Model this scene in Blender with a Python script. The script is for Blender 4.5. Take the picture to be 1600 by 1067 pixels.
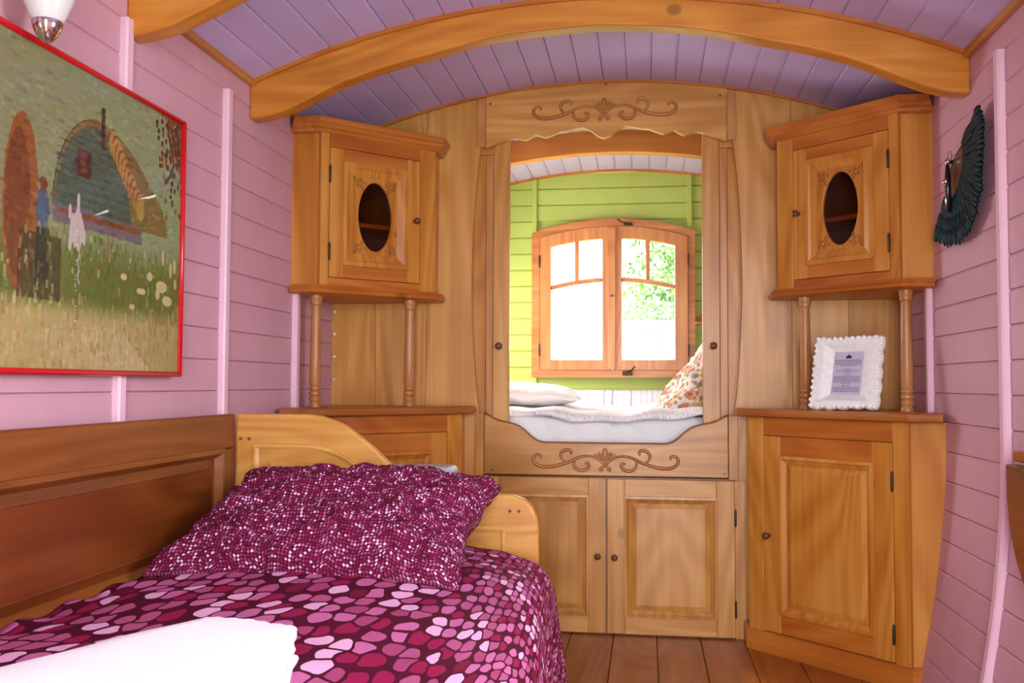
import bpy, bmesh, math, random
import numpy as np
from mathutils import Matrix, Vector, noise

for o in list(bpy.data.objects):
    bpy.data.objects.remove(o)
SC = bpy.context.scene
COL = SC.collection
rnd = random.Random(7)
PI = math.pi

# ------------------------------------------------------------------ camera
def cam_axes(yaw, pitch, roll):
    f = Vector((-math.sin(yaw)*math.cos(pitch), math.cos(yaw)*math.cos(pitch), math.sin(pitch)))
    r = Vector((math.cos(yaw), math.sin(yaw), 0)); u = r.cross(f)
    return r*math.cos(roll)+u*math.sin(roll), u*math.cos(roll)-r*math.sin(roll), f
cam = bpy.data.cameras.new('camera'); co = bpy.data.objects.new('camera', cam); COL.objects.link(co)
r_, u_, f_ = cam_axes(math.radians(7.9337), math.radians(2.53), math.radians(0.248))
m_ = Matrix((( r_.x, u_.x, -f_.x, 0), (r_.y, u_.y, -f_.y, 0), (r_.z, u_.z, -f_.z, .97), (0, 0, 0, 1)))
co.matrix_world = m_
cam.sensor_width = 36; cam.lens = 1500/1600*36; cam.clip_start = .02
SC.camera = co

# ------------------------------------------------------------------ world, lights, exposure
SC.view_settings.view_transform = 'Standard'
SC.view_settings.look = 'None'
SC.view_settings.gamma = 1
SC.view_settings.use_curve_mapping = False
SC.view_settings.exposure = -0.07
W = bpy.data.worlds.new('sky'); SC.world = W; W.use_nodes = True
bg = W.node_tree.nodes['Background']
bg.inputs[0].default_value = (0.93, 0.97, 1.0, 1); bg.inputs[1].default_value = 9.0

XLL, XRR = -1.28, .95
def area(name, loc, look, sx, sy, power, color=(1, 1, 1), portal=False):
    l = bpy.data.lights.new(name, 'AREA'); l.shape = 'RECTANGLE'; l.size = sx; l.size_y = sy
    l.energy = power; l.color = color
    o = bpy.data.objects.new(name, l); COL.objects.link(o); o.location = loc
    d = Vector(look)-Vector(loc)
    o.rotation_euler = d.to_track_quat('-Z', 'Y').to_euler()
    if portal: l.cycles.is_portal = True
    return o
# added frontal fill lamp in the unseen entrance behind the camera
ent = area('entrance_fill', (0.0, -0.92, 1.0), (-.05, 3.8, 1.10), 0.8, 1.5, 38, (.90, .96, 1.0))
ent.data.spread = math.radians(140)
# daylight through the side window (off to the right, out of frame)
area('side_window_daylight', (0.90, 1.35, 1.35), (-1.0, 1.6, 1.0), 0.62, .62, 22, (.86, .94, 1.0))
# added lamp brightening the alcove from its unseen, windowless left end
area('alcove_fill', (XLL+.06, 4.75, 1.35), (.3, 4.6, .85), .6, .55, 31, (.98, .99, 1.0))
area('far_window_portal', (-.18, 5.5, 1.45), (-.18, 4, 1.3), .95, .95, 1, portal=True)
sun = bpy.data.lights.new('sun', 'SUN'); sun.energy = 2.0; sun.angle = .02; sun.color = (1, .96, .88)
so = bpy.data.objects.new('sun', sun); COL.objects.link(so); so.rotation_euler = (math.radians(50), 0, math.radians(20))

# ------------------------------------------------------------------ helpers
def srgb(r, g, b):
    f = lambda c: (c/255)/12.92 if c/255 <= .04045 else ((c/255+.055)/1.055)**2.4
    return (f(r), f(g), f(b), 1)

class MB:
    def __init__(s): s.v = []; s.f = []; s.uv = None
    def add(s, v, f):
        k = len(s.v); s.v += [tuple(p) for p in v]; s.f += [tuple(i+k for i in q) for q in f]; return s
    def box(s, x0, x1, y0, y1, z0, z1, b=0.0):
        if x0 > x1: x0, x1 = x1, x0
        if y0 > y1: y0, y1 = y1, y0
        if b <= 0:
            v = [(x, y, z) for x in (x0, x1) for y in (y0, y1) for z in (z0, z1)]
            f = [(0, 1, 3, 2), (4, 6, 7, 5), (0, 4, 5, 1), (2, 3, 7, 6), (0, 2, 6, 4), (1, 5, 7, 3)]
            return s.add(v, f)
        b = min(b, (x1-x0)*.45, (y1-y0)*.45, (z1-z0)*.45)
        X = (x0, x1); Y = (y0, y1); Z = (z0, z1); v = []; ix = {}
        for i in (0, 1):
            for j in (0, 1):
                for k in (0, 1):
                    sx = b if i == 0 else -b; sy = b if j == 0 else -b; sz = b if k == 0 else -b
                    ix[i, j, k, 0] = len(v); v.append((X[i], Y[j]+sy, Z[k]+sz))
                    ix[i, j, k, 1] = len(v); v.append((X[i]+sx, Y[j], Z[k]+sz))
                    ix[i, j, k, 2] = len(v); v.append((X[i]+sx, Y[j]+sy, Z[k]))
        f = []
        for i in (0, 1):
            q = [ix[i, 0, 0, 0], ix[i, 1, 0, 0], ix[i, 1, 1, 0], ix[i, 0, 1, 0]]; f.append(q if i else q[::-1])
            q = [ix[0, i, 0, 1], ix[1, i, 0, 1], ix[1, i, 1, 1], ix[0, i, 1, 1]]; f.append(q[::-1] if i else q)
            q = [ix[0, 0, i, 2], ix[1, 0, i, 2], ix[1, 1, i, 2], ix[0, 1, i, 2]]; f.append(q if i else q[::-1])
        for i in (0, 1):
            for j in (0, 1):
                f.append([ix[i, j, 0, 0], ix[i, j, 0, 1], ix[i, j, 1, 1], ix[i, j, 1, 0]])
                f.append([ix[i, 0, j, 0], ix[i, 0, j, 2], ix[i, 1, j, 2], ix[i, 1, j, 0]])
                f.append([ix[0, i, j, 1], ix[0, i, j, 2], ix[1, i, j, 2], ix[1, i, j, 1]])
        for i in (0, 1):
            for j in (0, 1):
                for k in (0, 1): f.append([ix[i, j, k, 0], ix[i, j, k, 1], ix[i, j, k, 2]])
        return s.add(v, f)
    def loft(s, rings, cap0=True, cap1=True, closed=True):
        n = len(rings[0]); v = [p for r in rings for p in r]; f = []
        for a in range(len(rings)-1):
            for i in range(n if closed else n-1):
                j = (i+1) % n; f.append((a*n+i, a*n+j, (a+1)*n+j, (a+1)*n+i))
        if cap0: f.append(tuple(range(n))[::-1])
        if cap1: f.append(tuple((len(rings)-1)*n+i for i in range(n)))
        return s.add(v, f)
    def slab(s, xs, lo, hi, y0, y1):
        L = [lo(x) if callable(lo) else lo for x in xs]; Hh = [hi(x) if callable(hi) else hi for x in xs]
        rings = [[(x, y0, l), (x, y1, l), (x, y1, h), (x, y0, h)] for x, l, h in zip(xs, L, Hh)]
        return s.loft(rings)
    def prism(s, poly, y0, y1):           # poly in x,z ; extruded along y
        n = len(poly); v = [(p[0], y0, p[1]) for p in poly]+[(p[0], y1, p[1]) for p in poly]
        f = [tuple(range(n)), tuple(range(n, 2*n))[::-1]]+[(i, i+n, (i+1) % n+n, (i+1) % n) for i in range(n)]
        return s.add(v, f)
    def plate(s, poly, z0, z1):           # poly in x,y ; extruded along z
        n = len(poly); v = [(p[0], p[1], z0) for p in poly]+[(p[0], p[1], z1) for p in poly]
        f = [tuple(range(n))[::-1], tuple(range(n, 2*n))]+[(i, (i+1) % n, (i+1) % n+n, i+n) for i in range(n)]
        return s.add(v, f)
    def tube(s, pts, r, n=8, flat=1.0):
        pts = [Vector(p) for p in pts]; rings = []
        for i, p in enumerate(pts):
            t = (pts[min(i+1, len(pts)-1)]-pts[max(i-1, 0)]).normalized()
            a = Vector((0, 1, 0)) if abs(t.y) < .9 else Vector((1, 0, 0))
            b = t.cross(a).normalized(); a = b.cross(t).normalized()
            rr = r[i] if isinstance(r, (list, tuple)) else r
            rings.append([p+b*rr*math.cos(2*PI*k/n)+a*rr*flat*math.sin(2*PI*k/n) for k in range(n)])
        return s.loft(rings)
    def lathe(s, prof, c=(0, 0, 0), n=20, axis='z'):
        rings = []
        for r, z in prof:
            ring = []
            for k in range(n):
                a = 2*PI*k/n; x, y = r*math.cos(a), r*math.sin(a)
                ring.append({'z': (c[0]+x, c[1]+y, c[2]+z), 'y': (c[0]+x, c[1]+z, c[2]+y), 'x': (c[0]+z, c[1]+x, c[2]+y)}[axis])
            rings.append(ring)
        return s.loft(rings)
    def rect(s, rings, fill=True):        # nested rectangles (x0,x1,z0,z1,y), a raised / sunk panel
        R = [[(a, y, c), (b, y, c), (b, y, d), (a, y, d)] for a, b, c, d, y in rings]
        return s.loft(R, cap0=False, cap1=fill)
    def xf(s, M):
        s.v = [tuple(M @ Vector(p)) for p in s.v]; return s

def obj(name, mb, mat, parent=None, smooth=False, bevel=0, loc=None, label=None, kind=None, fix=True):
    me = bpy.data.meshes.new(name); me.from_pydata(mb.v, [], mb.f)
    if fix:
        bm = bmesh.new(); bm.from_mesh(me); bmesh.ops.recalc_face_normals(bm, faces=bm.faces); bm.to_mesh(me); bm.free()
    if mb.uv:
        uv = me.uv_layers.new(name='UVMap'); li = np.zeros(len(me.loops), dtype=np.int32); me.loops.foreach_get('vertex_index', li)
        a = np.array(mb.uv, dtype=np.float32)[li]; uv.data.foreach_set('uv', a.ravel())
    if smooth:
        me.shade_smooth()
        if smooth != 'all': me.set_sharp_from_angle(angle=math.radians(38))
    me.materials.append(mat)
    o = bpy.data.objects.new(name, me); COL.objects.link(o)
    if parent: o.parent = parent
    if loc: o.location = loc
    if bevel:
        m = o.modifiers.new('bevel', 'BEVEL'); m.width = bevel; m.segments = 2; m.limit_method = 'ANGLE'; m.angle_limit = math.radians(35)
    if label: o['label'] = label
    if kind: o['kind'] = kind
    return o
def tag(o, label, cat, group=None, kind=None):
    o['label'] = label; o['category'] = cat
    if group: o['group'] = group
    if kind: o['kind'] = kind
    return o
def empty(name, label, cat, loc=(0, 0, 0), rz=0, group=None, kind=None, rot=None):
    o = bpy.data.objects.new(name, None); COL.objects.link(o); o.location = loc
    o.rotation_euler = rot if rot else (0, 0, rz); o.empty_display_size = .1
    return tag(o, label, cat, group, kind)

# ------------------------------------------------------------------ materials
def newmat(name):
    m = bpy.data.materials.new(name); m.use_nodes = True
    return m, m.node_tree, m.node_tree.nodes['Principled BSDF']
def N(t, typ, **k):
    n = t.nodes.new(typ)
    for a, b in k.items(): setattr(n, a, b)
    return n
def math_(t, op, a, b=None):
    n = N(t, 'ShaderNodeMath', operation=op)
    for i, v in enumerate((a, b)):
        if v is None: continue
        if isinstance(v, (int, float)): n.inputs[i].default_value = v
        else: t.links.new(v, n.inputs[i])
    return n.outputs[0]
def ramp(t, fac, stops, interp='LINEAR'):
    n = N(t, 'ShaderNodeValToRGB'); n.color_ramp.interpolation = interp
    e = n.color_ramp.elements
    while len(e) > 1: e.remove(e[-1])
    e[0].position = stops[0][0]; e[0].color = stops[0][1]
    for p, c in stops[1:]:
        q = e.new(p); q.color = c
    t.links.new(fac, n.inputs[0]); return n.outputs[0]
def mixc(t, fac, a, b, mode='MIX'):
    n = N(t, 'ShaderNodeMix', data_type='RGBA', blend_type=mode)
    for s, v in ((0, fac), (6, a), (7, b)):
        if isinstance(v, (int, float, tuple)): n.inputs[s].default_value = v
        else: t.links.new(v, n.inputs[s])
    return n.outputs[2]

def wood(name, dark, mid, light, axis='z', rough=.34, knots=.5, spec=.45):
    m, t, p = newmat(name)
    tc = N(t, 'ShaderNodeTexCoord'); oi = N(t, 'ShaderNodeObjectInfo')
    off = N(t, 'ShaderNodeVectorMath', operation='SCALE'); cb = N(t, 'ShaderNodeCombineXYZ')
    for i, k in enumerate((13.1, 7.7, 5.3)): t.links.new(math_(t, 'MULTIPLY', oi.outputs['Random'], k), cb.inputs[i])
    add = N(t, 'ShaderNodeVectorMath', operation='ADD'); t.links.new(tc.outputs['Object'], add.inputs[0]); t.links.new(cb.outputs[0], add.inputs[1])
    def mp(g, s):
        n = N(t, 'ShaderNodeMapping'); sc = [s, s, s]; sc['xyz'.index(axis)] = s*g; n.inputs['Scale'].default_value = sc
        t.links.new(add.outputs[0], n.inputs[0]); return n.outputs[0]
    n1 = N(t, 'ShaderNodeTexNoise'); n1.inputs['Scale'].default_value = 38; n1.inputs['Detail'].default_value = 5; n1.inputs['Roughness'].default_value = .6
    t.links.new(mp(.035, 1), n1.inputs['Vector'])
    n2 = N(t, 'ShaderNodeTexNoise'); n2.inputs['Scale'].default_value = 3.4; n2.inputs['Detail'].default_value = 1; n2.inputs['Distortion'].default_value = .5
    t.links.new(mp(.16, 1), n2.inputs['Vector'])
    rings = math_(t, 'SINE', math_(t, 'MULTIPLY', n2.outputs[0], 75.0))
    rings = math_(t, 'ADD', math_(t, 'MULTIPLY', rings, .5), .5)
    n3 = N(t, 'ShaderNodeTexNoise'); n3.inputs['Scale'].default_value = 4.0; n3.inputs['Detail'].default_value = 2
    t.links.new(mp(.5, 1), n3.inputs['Vector'])
    f = math_(t, 'ADD', math_(t, 'MULTIPLY', n1.outputs[0], .5), math_(t, 'ADD', math_(t, 'MULTIPLY', rings, .14), math_(t, 'MULTIPLY', n3.outputs[0], .40)))
    f = math_(t, 'ADD', f, math_(t, 'MULTIPLY', math_(t, 'SUBTRACT', oi.outputs['Random'], .5), .10))
    c = ramp(t, f, [(.30, dark), (.50, mid), (.70, light)])
    if knots:
        v = N(t, 'ShaderNodeTexVoronoi'); v.inputs['Scale'].default_value = 4.2; t.links.new(mp(.75, 1), v.inputs['Vector'])
        d = v.outputs['Distance']
        wn = N(t, 'ShaderNodeSeparateColor'); t.links.new(v.outputs['Color'], wn.inputs[0])
        size = math_(t, 'MULTIPLY', math_(t, 'POWER', wn.outputs[0], 1.6), .085)
        k = N(t, 'ShaderNodeMapRange'); t.links.new(math_(t, 'SUBTRACT', d, size), k.inputs[0]); k.inputs[1].default_value = -.01; k.inputs[2].default_value = .022
        k.inputs[3].default_value = knots; k.inputs[4].default_value = 0
        c = mixc(t, k.outputs[0], c, tuple(x*.30 for x in dark[:3])+(1,))
    t.links.new(c, p.inputs['Base Color'])
    p.inputs['Roughness'].default_value = rough; p.inputs['Specular IOR Level'].default_value = spec
    b = N(t, 'ShaderNodeBump'); b.inputs['Strength'].default_value = .10; b.inputs['Distance'].default_value = .002
    t.links.new(n1.outputs[0], b.inputs['Height']); t.links.new(b.outputs[0], p.inputs['Normal'])
    return m
def woods(name, d, m, l, **k): return {a: wood(name+'_'+a, srgb(*d), srgb(*m), srgb(*l), a, **k) for a in 'xyz'}

def paint(name, c, rough=.45, var=.06):
    m, t, p = newmat(name)
    tc = N(t, 'ShaderNodeTexCoord'); oi = N(t, 'ShaderNodeObjectInfo')
    n = N(t, 'ShaderNodeTexNoise'); n.inputs['Scale'].default_value = 9; n.inputs['Detail'].default_value = 5; t.links.new(tc.outputs['Object'], n.inputs['Vector'])
    f = math_(t, 'ADD', math_(t, 'MULTIPLY', n.outputs[0], .7), math_(t, 'MULTIPLY', oi.outputs['Random'], .3))
    a = tuple(x*(1-var) for x in srgb(*c)[:3])+(1,); b = tuple(min(1, x*(1+var)) for x in srgb(*c)[:3])+(1,)
    t.links.new(ramp(t, f, [(.25, a), (.75, b)]), p.inputs['Base Color'])
    p.inputs['Roughness'].default_value = rough; p.inputs['Specular IOR Level'].default_value = .4
    mp = N(t, 'ShaderNodeMapping'); mp.inputs['Scale'].default_value = (14, 3, 40); t.links.new(tc.outputs['Object'], mp.inputs[0])
    n2 = N(t, 'ShaderNodeTexNoise'); n2.inputs['Scale'].default_value = 3; t.links.new(mp.outputs[0], n2.inputs['Vector'])
    bp = N(t, 'ShaderNodeBump'); bp.inputs['Strength'].default_value = .12; bp.inputs['Distance'].default_value = .003
    t.links.new(n2.outputs[0], bp.inputs['Height']); t.links.new(bp.outputs[0], p.inputs['Normal'])
    return m
def plain(name, c, rough=.5, metal=0, spec=.5, bump=0, bscale=200, sheen=0):
    m, t, p = newmat(name)
    tc = N(t, 'ShaderNodeTexCoord'); n = N(t, 'ShaderNodeTexNoise'); n.inputs['Scale'].default_value = bscale
    t.links.new(tc.outputs['Object'], n.inputs['Vector'])
    a = srgb(*c); b = tuple(x*.9 for x in a[:3])+(1,)
    t.links.new(ramp(t, n.outputs[0], [(.3, b), (.6, a)]), p.inputs['Base Color'])
    p.inputs['Roughness'].default_value = rough; p.inputs['Metallic'].default_value = metal; p.inputs['Specular IOR Level'].default_value = spec
    if sheen: p.inputs['Sheen Weight'].default_value = sheen
    if bump:
        bp = N(t, 'ShaderNodeBump'); bp.inputs['Strength'].default_value = bump; bp.inputs['Distance'].default_value = .002
        t.links.new(n.outputs[0], bp.inputs['Height']); t.links.new(bp.outputs[0], p.inputs['Normal'])
    return m
def glass(name, tint, gloss_w, rough=.02):
    m = bpy.data.materials.new(name); m.use_nodes = True; t = m.node_tree; t.nodes.clear()
    out = N(t, 'ShaderNodeOutputMaterial'); mx = N(t, 'ShaderNodeMixShader')
    tr = N(t, 'ShaderNodeBsdfTransparent'); tr.inputs[0].default_value = tint
    gl = N(t, 'ShaderNodeBsdfGlossy'); gl.inputs['Roughness'].default_value = rough
    fr = N(t, 'ShaderNodeFresnel'); fr.inputs[0].default_value = 1.5
    ge = N(t, 'ShaderNodeNewGeometry')
    t.links.new(math_(t, 'MULTIPLY', math_(t, 'MULTIPLY', fr.outputs[0], gloss_w), math_(t, 'SUBTRACT', 1.0, ge.outputs['Backfacing'])), mx.inputs[0])
    t.links.new(tr.outputs[0], mx.inputs[1]); t.links.new(gl.outputs[0], mx.inputs[2]); t.links.new(mx.outputs[0], out.inputs[0])
    return m

PINE = woods('pale_pine', (166, 108, 44), (191, 132, 62), (213, 158, 88), knots=.45)       # partition
HONEY = woods('honey_pine', (166, 94, 28), (190, 122, 44), (207, 144, 66), knots=.6)
HONEY['x'] = wood('honey_pine_rail_shaded', srgb(156, 80, 22), srgb(178, 100, 34), srgb(194, 120, 48), 'x', knots=.5)  # duller lighting of the rails put into the colour, darker copy of honey pine
TOPW = woods('cabinet_top_pine', (138, 78, 32), (158, 94, 42), (174, 110, 54), knots=.2, rough=.25)        # cabinets
BEDW = woods('bed_pine', (184, 118, 48), (202, 142, 66), (217, 163, 88), knots=.4)
BEAM = woods('beam_pine', (176, 106, 32), (198, 126, 44), (212, 146, 64), knots=.6)
WINW = woods('window_pine', (160, 92, 44), (186, 116, 62), (202, 136, 80), knots=.2)
FLOORW = woods('floor_wood', (120, 62, 24), (148, 84, 36), (170, 102, 48), knots=.3, rough=.3)
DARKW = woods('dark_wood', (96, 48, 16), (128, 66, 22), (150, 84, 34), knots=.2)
SPINW = woods('spindle_wood', (150, 92, 46), (172, 112, 62), (188, 130, 78), knots=0)
KNOB = plain('knob_wood', (104, 60, 36), .3, bscale=60)
CARVE = woods('carved_wood', (160, 100, 48), (184, 124, 66), (200, 142, 84), knots=0)
BURN2 = plain('carving_recess', (146, 90, 44), .6)
BURN = plain('burnt_carving', (110, 62, 26), .6)
PINK = paint('pink_paint', (208, 158, 174))
PINKB = paint('pink_batten_paint', (230, 190, 206), .35)
LILAC = paint('lilac_paint', (196, 176, 226))
LILAC2 = paint('pale_lilac_paint', (190, 172, 196))
GREEN = paint('lime_paint', (170, 184, 88))
GROOVE_P = plain('pink_groove', (206, 156, 168)); GROOVE_L = plain('lilac_groove', (190, 170, 220)); GROOVE_G = plain('lime_groove', (168, 180, 84))
IRON = plain('dark_iron', (70, 58, 44), .45, .8)
BRASS = plain('aged_brass', (120, 96, 60), .35, .9)
WHITE = plain('white_cotton', (250, 250, 250), .85, bump=.3, bscale=350, sheen=.2)
SHEET = plain('white_sheet', (246, 245, 245), .8, bump=.15, bscale=300)
TERRY = plain('white_terry', (248, 249, 250), .95, bump=.9, bscale=420, sheen=.5)
CHROME = plain('chrome', (210, 205, 200), .12, 1)
OPAL = plain('opal_glass', (225, 222, 222), .2)
RED = plain('red_lacquer', (196, 16, 26), .22)
RESIN = plain('white_resin', (244, 243, 240), .5, bump=.2, bscale=80)
PAPER = plain('lilac_paper', (196, 192, 212), .6)
INK = plain('grey_ink', (96, 94, 118), .7); INKD = plain('dark_ink', (52, 48, 60), .6)
GREY = plain('pale_grey_plastic', (186, 190, 192), .4)
BLACK = plain('black_lacquer', (26, 22, 24), .18)
STICK = plain('brown_fan_stick', (92, 58, 44), .3)
PANE = glass('clear_glass', (1, 1, 1, 1), 1.0)
DPANE = glass('smoked_glass', (.72, .62, .54, 1), 1.0)

# ------------------------------------------------------------------ room constants
XC = -.165; HW = 1.115; XL = XC-HW; XR = XC+HW; YP = 3.80; YB = 5.40; YR = -1.0; RAD = 2.83; ZT = 2.18
def zc(x): return ZT-RAD+math.sqrt(RAD*RAD-(x-XC)**2)
def bulge(z):                                # wall leans in towards the floor
    return .10*max(0, (.80-z)/.80)**1.8
PW = .0925

# floor
fl = MB().box(XL-.05, XR+.05, YR, YB+.1, -.10, -.016)
FL = tag(obj('floor', fl, FLOORW['y']), 'brown varnished wooden floor of long boards in front of the cupboards', 'floor', kind='structure')
x = XL; i = 0
while x < XR:
    w = min(.165, XR-x)
    obj('floor_board', MB().box(x+.0012, x+w-.0012, YR, YB, -.018, 0, .002), FLOORW['y'], FL); x += .165

# side walls
def wall_profile(side, z): return (XL+bulge(z)) if side < 0 else (XR-bulge(z))
def side_wall(name, side, y0, y1, mat, gmat, label, holes=()):
    zs = [0, .1, .2, .3, .4, .5, .6, .7, .8, 1.4, 2.02]
    mb = MB()
    segs = [(y0, y1, 0, 3)]
    if holes:
        a, b, c, d = holes[0]; segs = [(y0, a, 0, 3), (b, y1, 0, 3), (a, b, 0, c), (a, b, d, 3)]
    for (a, b, lo, hi) in segs:
        zz = [z for z in zs if lo < z < hi]
        zz = [max(lo, 0)]+[z for z in zz if z > lo]+([hi] if hi < 3 else [])
        rings = []
        for z in zz:
            xi = wall_profile(side, z)+side*.0065; rings.append([(xi, a, z), (xi, b, z), (xi+side*.06, b, z), (xi+side*.06, a, z)])
        mb.loft(rings)
    W_ = tag(obj(name, mb, gmat), label, 'wall', kind='structure')
    z = .02
    while z < zc(XL)+.05:
        z1 = min(z+PW, 2.0)
        spans = [(y0, y1)]
        if holes and z1 > holes[0][2]+.001 and z < holes[0][3]-.001: spans = [(y0, holes[0][0]), (holes[0][1], y1)]
        for a, b in spans:
            # profile: flat face with chamfered tongue edge and a small step
            pr = [(0.0005, -.001), (.0035, -.006), (PW-.0065, -.006), (PW-.0045, -.0045), (PW-.0010, -.0045), (PW-.0004, -.001)]
            ring = []
            for dz, dx in pr:
                zz = min(z+dz, 2.0); ring.append((wall_profile(side, zz)+side*(.006+dx), zz))
            zt = min(z+PW-.0005, 2.0)
            ring += [(wall_profile(side, zt)+side*.010, zt), (wall_profile(side, z)+side*.010, z+.001)]
            obj('plank', MB().loft([[(p[0], a, p[1]) for p in ring], [(p[0], b, p[1]) for p in ring]]), mat, W_)
        z += PW
    return W_
WL = side_wall('wall_left', -1, YR, YP+.02, PINK, GROOVE_P, 'pink painted plank wall behind the daybed and red framed picture')
WR = side_wall('wall_right', 1, YR, YP+.02, PINK, GROOVE_P, 'pink painted plank wall carrying the dark feather fan', holes=[(1.0, 1.7, 1.0, 1.7)])
side_wall('wall_alcove_left', -1, YP+.06, YB, GREEN, GROOVE_G, 'lime green end wall of the bed alcove by the white pillow')
side_wall('wall_alcove_right', 1, YP+.06, YB, GREEN, GROOVE_G, 'lime green end wall of the bed alcove by the floral pillow')
def batten(side, y, par, ztop=1.87):
    zs = [0, .08, .16, .24, .32, .40, .48, .56, .64, .72, .80, 1.3, ztop]
    rings = []
    for z in zs:
        xx = wall_profile(side, z); d = -side
        rings.append([(xx+side*.004, y-.017, z), (xx+d*.014, y-.017, z), (xx+d*.019, y-.012, z), (xx+d*.019, y+.012, z), (xx+d*.014, y+.017, z), (xx+side*.004, y+.017, z)])
    obj('batten', MB().loft(rings), PINKB, par)
for y in (-.1, .47, 1.05, 1.62, 2.19, 2.77, 3.375): batten(-1, y, WL)
for y in (-.1, .6, 2.02, 2.70, 3.38): batten(1, y, WR)

# rear wall with the open entrance (behind the camera)
mb = MB().box(XL-.05, -.45, YR-.06, YR, 0, 2.2).box(.45, XR+.05, YR-.06, YR, 0, 2.2).box(-.45, .45, YR-.06, YR, 2.0, 2.2)
tag(obj('wall_rear', mb, PINK), 'pink wall with the entrance doorway', 'wall', kind='structure')

# ceiling
def ceiling(name, y0, y1, mat, gmat, label):
    n = 26; xs = [XC-HW+2*HW*k/n for k in range(n+1)]
    mb = MB().slab(xs, lambda x: zc(x)+.0085, lambda x: zc(x)+.06, y0, y1)
    c = tag(obj(name, mb, gmat), label, 'ceiling', kind='structure')
    x = XC-HW; w = .0935
    k0 = -12
    for k in range(k0, 12):
        a = XC+k*w; b = a+w
        a = max(a, XL); b = min(b, XR)
        if b-a < .01: continue
        pr = [(a+.0006, .0015), (a+.0035, -.003), (b-.0075, -.003), (b-.0055, -.0015), (b-.0015, -.0015), (b-.0006, .0010), (b-.0006, .013), (a+.0006, .013)]
        ring = [(px, zc(px)+.003+dz) for px, dz in pr]
        obj('plank', MB().loft([[(p[0], y0, p[1]) for p in ring], [(p[0], y1, p[1]) for p in ring]]), mat, c)
    return c
ceiling('ceiling', YR, YP+.01, LILAC, GROOVE_L, 'curved lilac plank ceiling over the room')
ceiling('ceiling_alcove', YP+.06, YB, LILAC2, GROOVE_L, 'pale lilac plank ceiling over the bed alcove')

# arched beams
bt = [(0, 2.089), (.25, 2.073), (.35, 2.058), (.55, 2.010), (.63, 1.994), (.80, 1.943), (.96, 1.867), (1.04, 1.838), (HW, 1.830)]
def interp(tb, x): return float(np.interp(x, [a for a, b in tb], [b for a, b in tb]))
def smooth_interp(tb, x):
    return sum(interp(tb, abs(x+d)) for d in (-.05, -.025, 0, .025, .05))/5
def beam(y0, y1, label, mat):
    n = 56; xs = [XL+2*HW*k/n for k in range(n+1)]
    mb = MB().slab(xs, lambda x: smooth_interp(bt, x-XC), lambda x: zc(x)+.004, y0, y1)
    b = tag(obj('ceiling_beam', mb, mat['x'], smooth=True, bevel=.006), label, 'beam', kind='structure')
    mb = MB().slab(xs, lambda x: zc(x)-.014, lambda x: zc(x)+.004, y0-.012, y0-.0005)
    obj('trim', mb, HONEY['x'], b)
    return b
beam(2.95, 3.015, 'arched varnished beam spanning the room in front of the partition', BEAM)
beam(2.20, 2.265, 'arched beam whose end shows beside the wall lamp', BEAM)
beam(.9, .965, 'arched beam above the window side, out of view', BEAM)
# alcove beam: shallower
xs = [XL+2*HW*k/50 for k in range(51)]
b = tag(obj('ceiling_beam', MB().slab(xs, lambda x: zc(x)-.105, lambda x: zc(x)+.004, 4.55, 4.61), BEAM['x'], bevel=.004), 'orange arched beam seen inside the bed alcove', 'beam', kind='structure')

# trims between ceiling and walls
tn = 0
for sx in (-1, 1):
    tn += 1
    xw = XC+sx*HW; z = zc(xw)
    mb = MB().box(xw-sx*.022, xw, YR, YP, z-.014, z+.008, .003)
    tag(obj('trim_%d' % tn, mb, HONEY['y']), 'brown wooden strip where the %s wall meets the lilac ceiling' % ('picture' if sx < 0 else 'feather fan'), 'trim', kind='structure')
xs = [XL+2*HW*k/60 for k in range(61)]
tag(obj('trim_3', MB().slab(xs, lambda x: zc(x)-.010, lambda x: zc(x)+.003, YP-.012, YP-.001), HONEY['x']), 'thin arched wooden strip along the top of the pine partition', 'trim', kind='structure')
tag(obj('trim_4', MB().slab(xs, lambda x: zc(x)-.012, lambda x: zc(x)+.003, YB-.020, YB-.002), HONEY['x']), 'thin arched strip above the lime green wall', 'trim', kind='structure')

# ------------------------------------------------------------------ partition
OC = -.162
WP = tag(obj('wall_partition', MB().slab([XL+.0, XL+.3, -.93], 0, lambda x: zc(x), YP+.028, YP+.06)
             .slab([.60, .75, XR], 0, lambda x: zc(x), YP+.028, YP+.06)
             .slab([-.93+1.53*k/16 for k in range(17)], 2.0, lambda x: zc(x), YP+.05, YP+.06), PINE['z']),
         'pale pine partition closing off the raised bed alcove', 'wall', kind='structure')
def edge_side(z):      # half opening (curved side cut out), boards behind trims
    t = (z-.85)/(1.925-.85); t = max(0, min(1, t))
    return .500+.034*math.sin(PI*min(1, t*1.0))**.8
def wall_board(poly_fn_in, x_out, sgn):
    pass
def side_board(x0, x1, inner=None, sgn=1):
    if inner is None:
        xs_ = [x0+.0008, (x0+x1)/2, x1-.0008]
        return MB().slab(xs_, .0, lambda x: zc(x)-.001, YP, YP+.027)
    # board whose inner edge follows the curved cut-out
    zs = [0, .6, .84, .86]+[.86+1.06*k/14 for k in range(1, 15)]+[1.93, zc(OC+sgn*.5)-.001]
    rings = []
    for z in zs:
        e = OC+sgn*edge_side(z)
        rings.append([(e, YP, z), (e, YP+.027, z), (x1, YP+.027, z), (x1, YP, z)])
    rings[-1] = [(p[0], p[1], zc(p[0])-.001) for p in rings[-1]]
    return MB().loft(rings)
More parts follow.
